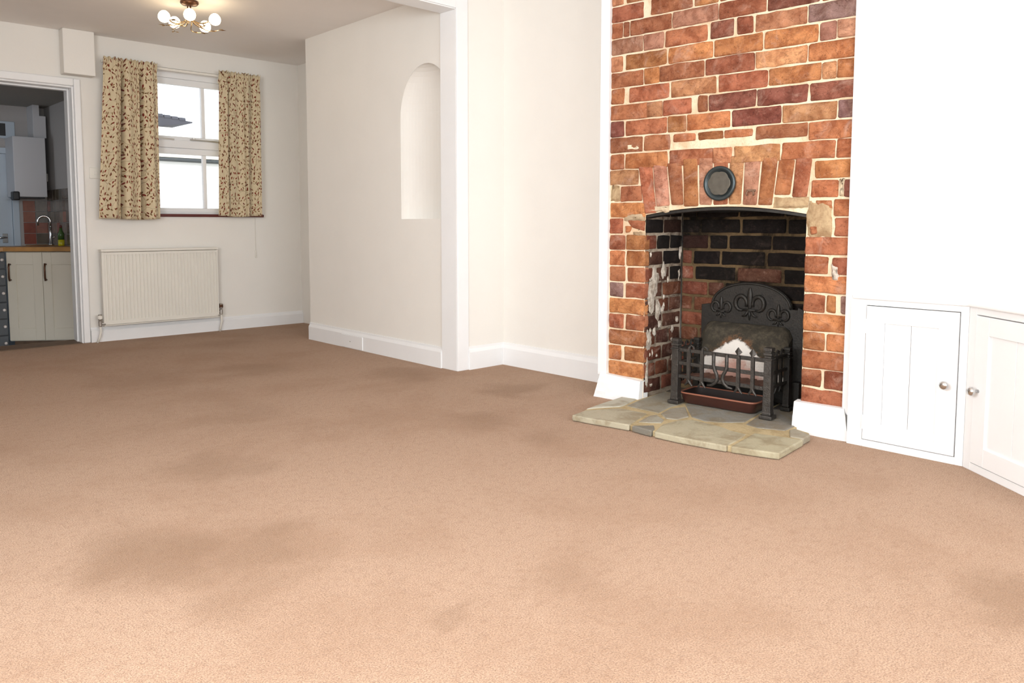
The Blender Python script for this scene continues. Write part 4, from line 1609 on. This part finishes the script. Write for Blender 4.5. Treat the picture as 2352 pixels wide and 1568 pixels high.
for k in range(6):
    a = base_a + .5 + k * 2 * math.pi / 6
    zz = -.105
    tip = .155 if k % 2 else .125
    pts = []
    for i in range(8):
        t = i / 7
        r = .01 + tip * t
        aa = a + .5 * math.sin(t * 3)
        pts.append((r * math.cos(aa), r * math.sin(aa), zz - .055 * math.sin(t * 1.9)))
    sp = M().tube(pts, .003, 6).build('leaf_stem', 'leaf_metal', parent=lp, smooth=True)
    e = Vector(pts[-1])
    d = (Vector(pts[-1]) - Vector(pts[-3])).normalized()
    for q, t0 in ((.5, -1), (-.4, -1), (.2, -3)):
        dd = Matrix.Rotation(q, 3, 'Z') @ d
        c = Vector(pts[t0]) + dd * .02
        side = dd.cross(Vector((0, 0, 1))).normalized()
        lf_ = M().add([c - dd * .02, c + side * .011 + Vector((0, 0, .003)), c + dd * .024, c - side * .011 + Vector((0, 0, .003)), c - Vector((0, 0, .002))],
                      [(0, 4, 1), (1, 4, 2), (2, 4, 3), (3, 4, 0), (0, 1, 2, 3)])
        lf_.build('leaf', 'leaf_metal', parent=sp)

# ================================================================== KITCHEN BEYOND THE DOORWAY
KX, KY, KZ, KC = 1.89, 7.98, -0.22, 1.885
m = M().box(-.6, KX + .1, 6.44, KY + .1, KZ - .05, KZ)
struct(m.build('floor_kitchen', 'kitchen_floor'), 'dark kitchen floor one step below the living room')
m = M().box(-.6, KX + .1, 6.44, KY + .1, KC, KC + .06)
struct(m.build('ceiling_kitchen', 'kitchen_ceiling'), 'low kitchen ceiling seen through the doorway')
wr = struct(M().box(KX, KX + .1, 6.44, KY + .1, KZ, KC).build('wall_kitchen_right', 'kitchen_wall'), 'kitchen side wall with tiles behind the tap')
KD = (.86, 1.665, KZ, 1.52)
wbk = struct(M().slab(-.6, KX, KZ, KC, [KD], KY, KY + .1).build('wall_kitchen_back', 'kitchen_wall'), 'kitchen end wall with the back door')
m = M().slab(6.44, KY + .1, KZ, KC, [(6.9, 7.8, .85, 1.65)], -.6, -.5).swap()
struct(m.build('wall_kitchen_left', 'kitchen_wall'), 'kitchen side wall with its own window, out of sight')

# tiles behind the sink
rt_ = random.Random(5)
TC = [(120, 106, 92), (104, 92, 82), (140, 74, 58), (112, 108, 100), (96, 84, 70), (150, 96, 78), (128, 120, 112)]
tm = []
for i, c in enumerate(TC):
    tm.append(plain('glazed_tile_%s' % ('taupe umber terracotta grey olive rust stone'.split()[i]), c, 0.25, var=.2, scale=20))
T = .096
tz0 = .685
for r_ in range(4):
    for c_ in range(2):
        a = KX - .006 - (c_ + 1) * T
        M().box(a + .002, a + T - .002, KY - .008, KY, tz0 + r_ * T + .002, tz0 + (r_ + 1) * T - .002).build('tile', tm[rt_.randrange(7)], parent=wbk, bevel=0.001)
for r_ in range(5):
    for c_ in range(8):
        b = KY - .010 - c_ * T
        if b - T < 6.9:
            continue
        M().box(KX - .008, KX, b - T + .002, b - .002, tz0 + r_ * T + .002, tz0 + (r_ + 1) * T - .002).build('tile', tm[rt_.randrange(7)], parent=wr, bevel=0.001)

# back door of the kitchen
kd = struct(empty('door_2', (KD[0], KY, KZ), 0), 'pale painted back door of the kitchen')
w_, h_ = KD[1] - KD[0], KD[3] - KZ
m = M().box(0, .05, -.015, .06, 0, h_).box(w_ - .05, w_, -.015, .06, 0, h_).box(.05, w_ - .05, -.015, .06, h_ - .05, h_)
m.build('door_frame', 'kdoor', parent=kd, bevel=0.003)
lf2 = M().box(.052, w_ - .052, .005, .045, .005, h_ - .052).build('door_leaf', 'kdoor', parent=kd, bevel=0.002)
M().box(w_ - .135, w_ - .095, -.006, .005, .92, 1.0).build('handle_plate', 'chrome', parent=lf2, bevel=0.002)
M().tube([(w_ - .115, -.004, .967), (w_ - .115, -.045, .967), (w_ - .135, -.05, .966), (w_ - .225, -.05, .962)], .009, 10).build('lever', 'chrome', parent=lf2, smooth=True)
m = M().box(1.40, 1.655, KY - .03, KY, 1.60, 1.745)
o = m.build('fanlight', 'kdoor', off=(1.53, KY, 1.60), loc=(1.53, KY, 1.60), bevel=0.004)
tag(o, 'small dark glazed vent panel above the kitchen back door', 'vent')
M().box(-.10, .055, -.034, -.028, .02, .125).build('dark_pane', 'black', parent=o)

# diagonal corner sink unit
KA = math.atan2(-.602, .799)
ku = empty('sink_cabinet', (1.65, 7.15, KZ), KA)
tag(ku, 'ivory kitchen base cabinet with two panelled doors and bar handles', 'cabinet')
m = M().prism([(-.29, .022), (.272, .022), (.03, .33), (-.29, .33)], .14, .862)
m.build('carcass', 'shaker', parent=ku)
M().box(-.28, .27, .06, .09, 0, .14).build('toe_kick', 'threshold', parent=ku)
for a, b in ((-.286, -.0195), (-.0165, .270)):
    d = M()
    z0_, z1_ = .147, .858
    st = .068
    d.box(a, a + st, 0, .02, z0_, z1_).box(b - st, b, 0, .02, z0_, z1_).box(a + st, b - st, 0, .02, z0_, z0_ + .098).box(a + st, b - st, 0, .02, z1_ - .098, z1_)
    o = d.build('door', 'shaker', parent=ku, bevel=0.002)
    M().box(a + st, b - st, .007, .018, z0_ + .096, z1_ - .096).build('panel', 'shaker', parent=o)
    M().tube([(a + .028, .0, .762), (a + .028, -.022, .766), (a + .028, -.028, .74), (a + .028, -.028, .66), (a + .028, -.022, .634), (a + .028, 0, .638)], .007, 8).build('handle', 'brown_metal', parent=o, smooth=True)

# oak worktop over the whole corner
c_, s_ = math.cos(KA), math.sin(KA)
kp = lambda x, y: (1.65 + c_ * x - s_ * y, 7.15 + s_ * x + c_ * y)
p1, p2 = kp(-.30, -.02), kp(.29, -.02)
poly = [(p1[0], p1[1]), (p2[0], p2[1]), (KX - .010, p2[1]), (KX - .010, KY - .01), (1.70, KY - .01), (1.70, 7.62), (1.30, 7.62), (1.30, p1[1])]
m = M().prism([(x - 1.65, y - 7.4) for x, y in poly], 0, .036)
o = m.build('worktop', 'oak', loc=(1.65, 7.4, KZ + .866), bevel=0.004)
tag(o, 'oak worktop over the corner sink cabinet in the kitchen', 'worktop')
WT = KZ + .902

# dark chest of small drawers left of the sink cabinet
dr = empty('drawer_chest', (1.355, 7.33, KZ), 0)
tag(dr, 'dark grey chest of shallow drawers with small pale knobs left of the sink cabinet', 'drawers')
M().box(-.16, .060, .012, .27, 0, .862).build('carcass', 'drawers', parent=dr)
for i in range(6):
    z = .06 + i * .134
    o = M().box(-.157, .057, -.008, .012, z, z + .128).build('drawer', 'drawers', parent=dr, bevel=0.003)
    M().ball((.035, -.018, z + .07), .012).build('knob', 'knob_white', parent=o, smooth=True)

# tap
tp_ = empty('kitchen_tap', (1.806, 7.573, WT), 0)
tag(tp_, 'chrome swan neck kitchen tap on the worktop', 'tap')
M().lathe([(.022, 0), (.022, .012), (.014, .02), (.012, .10), (.011, .16)], 16).build('body', 'chrome', parent=tp_, smooth=True)
pts = [(0, 0, .15)] + [(-.045 + .045 * math.cos(R(a)), 0.02 * (1 - math.cos(R(a))) * .5, .205 + .045 * math.sin(R(a))) for a in range(0, 181, 20)] + [(-.09, .02, .17)]
M().tube(pts, .009, 10).build('spout', 'chrome', parent=tp_, smooth=True)
M().tube([(.0, 0, .06), (.03, -.02, .075)], .006, 8).build('lever', 'chrome', parent=tp_, smooth=True)

# washing-up bottle
bt = empty('soap_bottle', (1.850, 7.44, WT), 0)
tag(bt, 'small green bottle with yellow liquid beside the kitchen tap', 'bottle')
M().lathe([(.022, 0), (.025, .006), (.025, .05)], 14).build('liquid', 'yellow', parent=bt, smooth=True)
M().lathe([(.0252, .05), (.025, .10), (.012, .13), (.010, .15)], 14).build('bottle_neck', 'bottle', parent=bt, smooth=True)
M().lathe([(.011, .15), (.011, .17), (.006, .175)], 12).build('cap', 'sill', parent=bt, smooth=True)

# wall boiler, flue boxing, sockets
bo = empty('boiler', (1.70, KY, 1.094), 0)
tag(bo, 'white wall hung boiler casing in the kitchen corner', 'boiler')
M().box(-.118, .125, -.28, 0, 0, .508).build('casing', 'boiler', parent=bo, bevel=0.006)
M().box(-.135, -.085, -.30, -.20, -.03, .045).build('control_knob_box', 'black', parent=bo, bevel=0.01)
M().box(-.10, .11, -.26, -.02, -.012, 0).build('base_plate', 'black', parent=bo)
o = M().prism_y([(1.757, 1.606), (1.856, 1.606), (1.856, 1.795), (1.808, 1.795), (1.808, KC), (1.757, KC)], KY - .2, KY).build('flue_boxing', 'boiler', off=(1.80, KY, 1.606), loc=(1.80, KY, 1.606), bevel=0.003)
tag(o, 'stepped white boxing between the boiler and kitchen ceiling', 'boxing')
o = empty('wall_socket', (KX, 7.955, 1.275), 0)
tag(o, 'small white switch box on the kitchen side wall above the tiles', 'socket')
M().box(-.014, 0, -.022, .020, -.035, .035).build('socket_box', 'plastic', parent=o, bevel=0.003)
M().box(-.018, -.014, -.008, .008, -.012, .012).build('rocker', 'plastic', parent=o, bevel=0.001)

# ================================================================== OUTSIDE THE BACK WINDOW
m = M().box(2.1, 16, 6.6, 26, -.5, -.4)
struct(m.build('ground_yard', 'yard'), 'pale yard outside the back window')
lt = empty('outbuilding', (6.5, 14.0, -.4), 0)
tag(lt, 'sunlit white outbuilding with grey gutter and pale roof outside the window', 'building')
M().box(-4, 6, 0, 3.2, 0, 2.36).build('wall', 'outside_wall', parent=lt)
M().tube([(-4.1, -.10, 2.355), (6.1, -.10, 2.355)], .032, 10).build('gutter', 'gutter', parent=lt, smooth=True)
M().box(-4.1, 6.1, -.06, 0, 2.375, 2.41).build('fascia', 'gutter', parent=lt)
M().add([(-4.1, -.08, 2.40), (6.1, -.08, 2.40), (6.1, 3.4, 3.27), (-4.1, 3.4, 3.27), (-4.1, -.08, 2.44), (6.1, -.08, 2.44), (6.1, 3.4, 3.31), (-4.1, 3.4, 3.31)],
        [(3, 2, 1, 0), (4, 5, 6, 7), (0, 1, 5, 4), (2, 3, 7, 6), (1, 2, 6, 5), (3, 0, 4, 7)]).build('roof', 'pale_roof', parent=lt)
o = M().box(-1.62, -1.18, -.02, .02, .95, 1.95).build('window', 'outside_trim', parent=lt)
M().box(-1.57, -1.23, -.03, -.018, 1.0, 1.42).build('pane', 'glass', parent=o)
M().box(-1.57, -1.23, -.03, -.018, 1.47, 1.90).build('pane', 'glass', parent=o)
ho = empty('neighbour_house', (5.8, 18.0, -.4), 0)
tag(ho, 'neighbouring house whose dark roof edge shows above the outbuilding', 'building')
M().box(-2.5, 1.3, .3, 3, 0, 3.2).build('wall', 'outside_wall', parent=ho)
M().prism_y([(-2.6, 2.70), (.63, 3.39), (1.52, 3.545), (1.52, 3.57), (.63, 3.655), (-2.6, 3.95)], .2, 3).build('roof', 'slate', parent=ho)
for i in range(24):
    x = -2.5 + i * .165
    M().lathe([(.05, -.075), (.062, -.07), (.062, .07), (.05, .075)], 8, (x, .25, 3.655 - (x - .63) * .094), 'x').build('ridge_tile', 'slate', parent=ho)
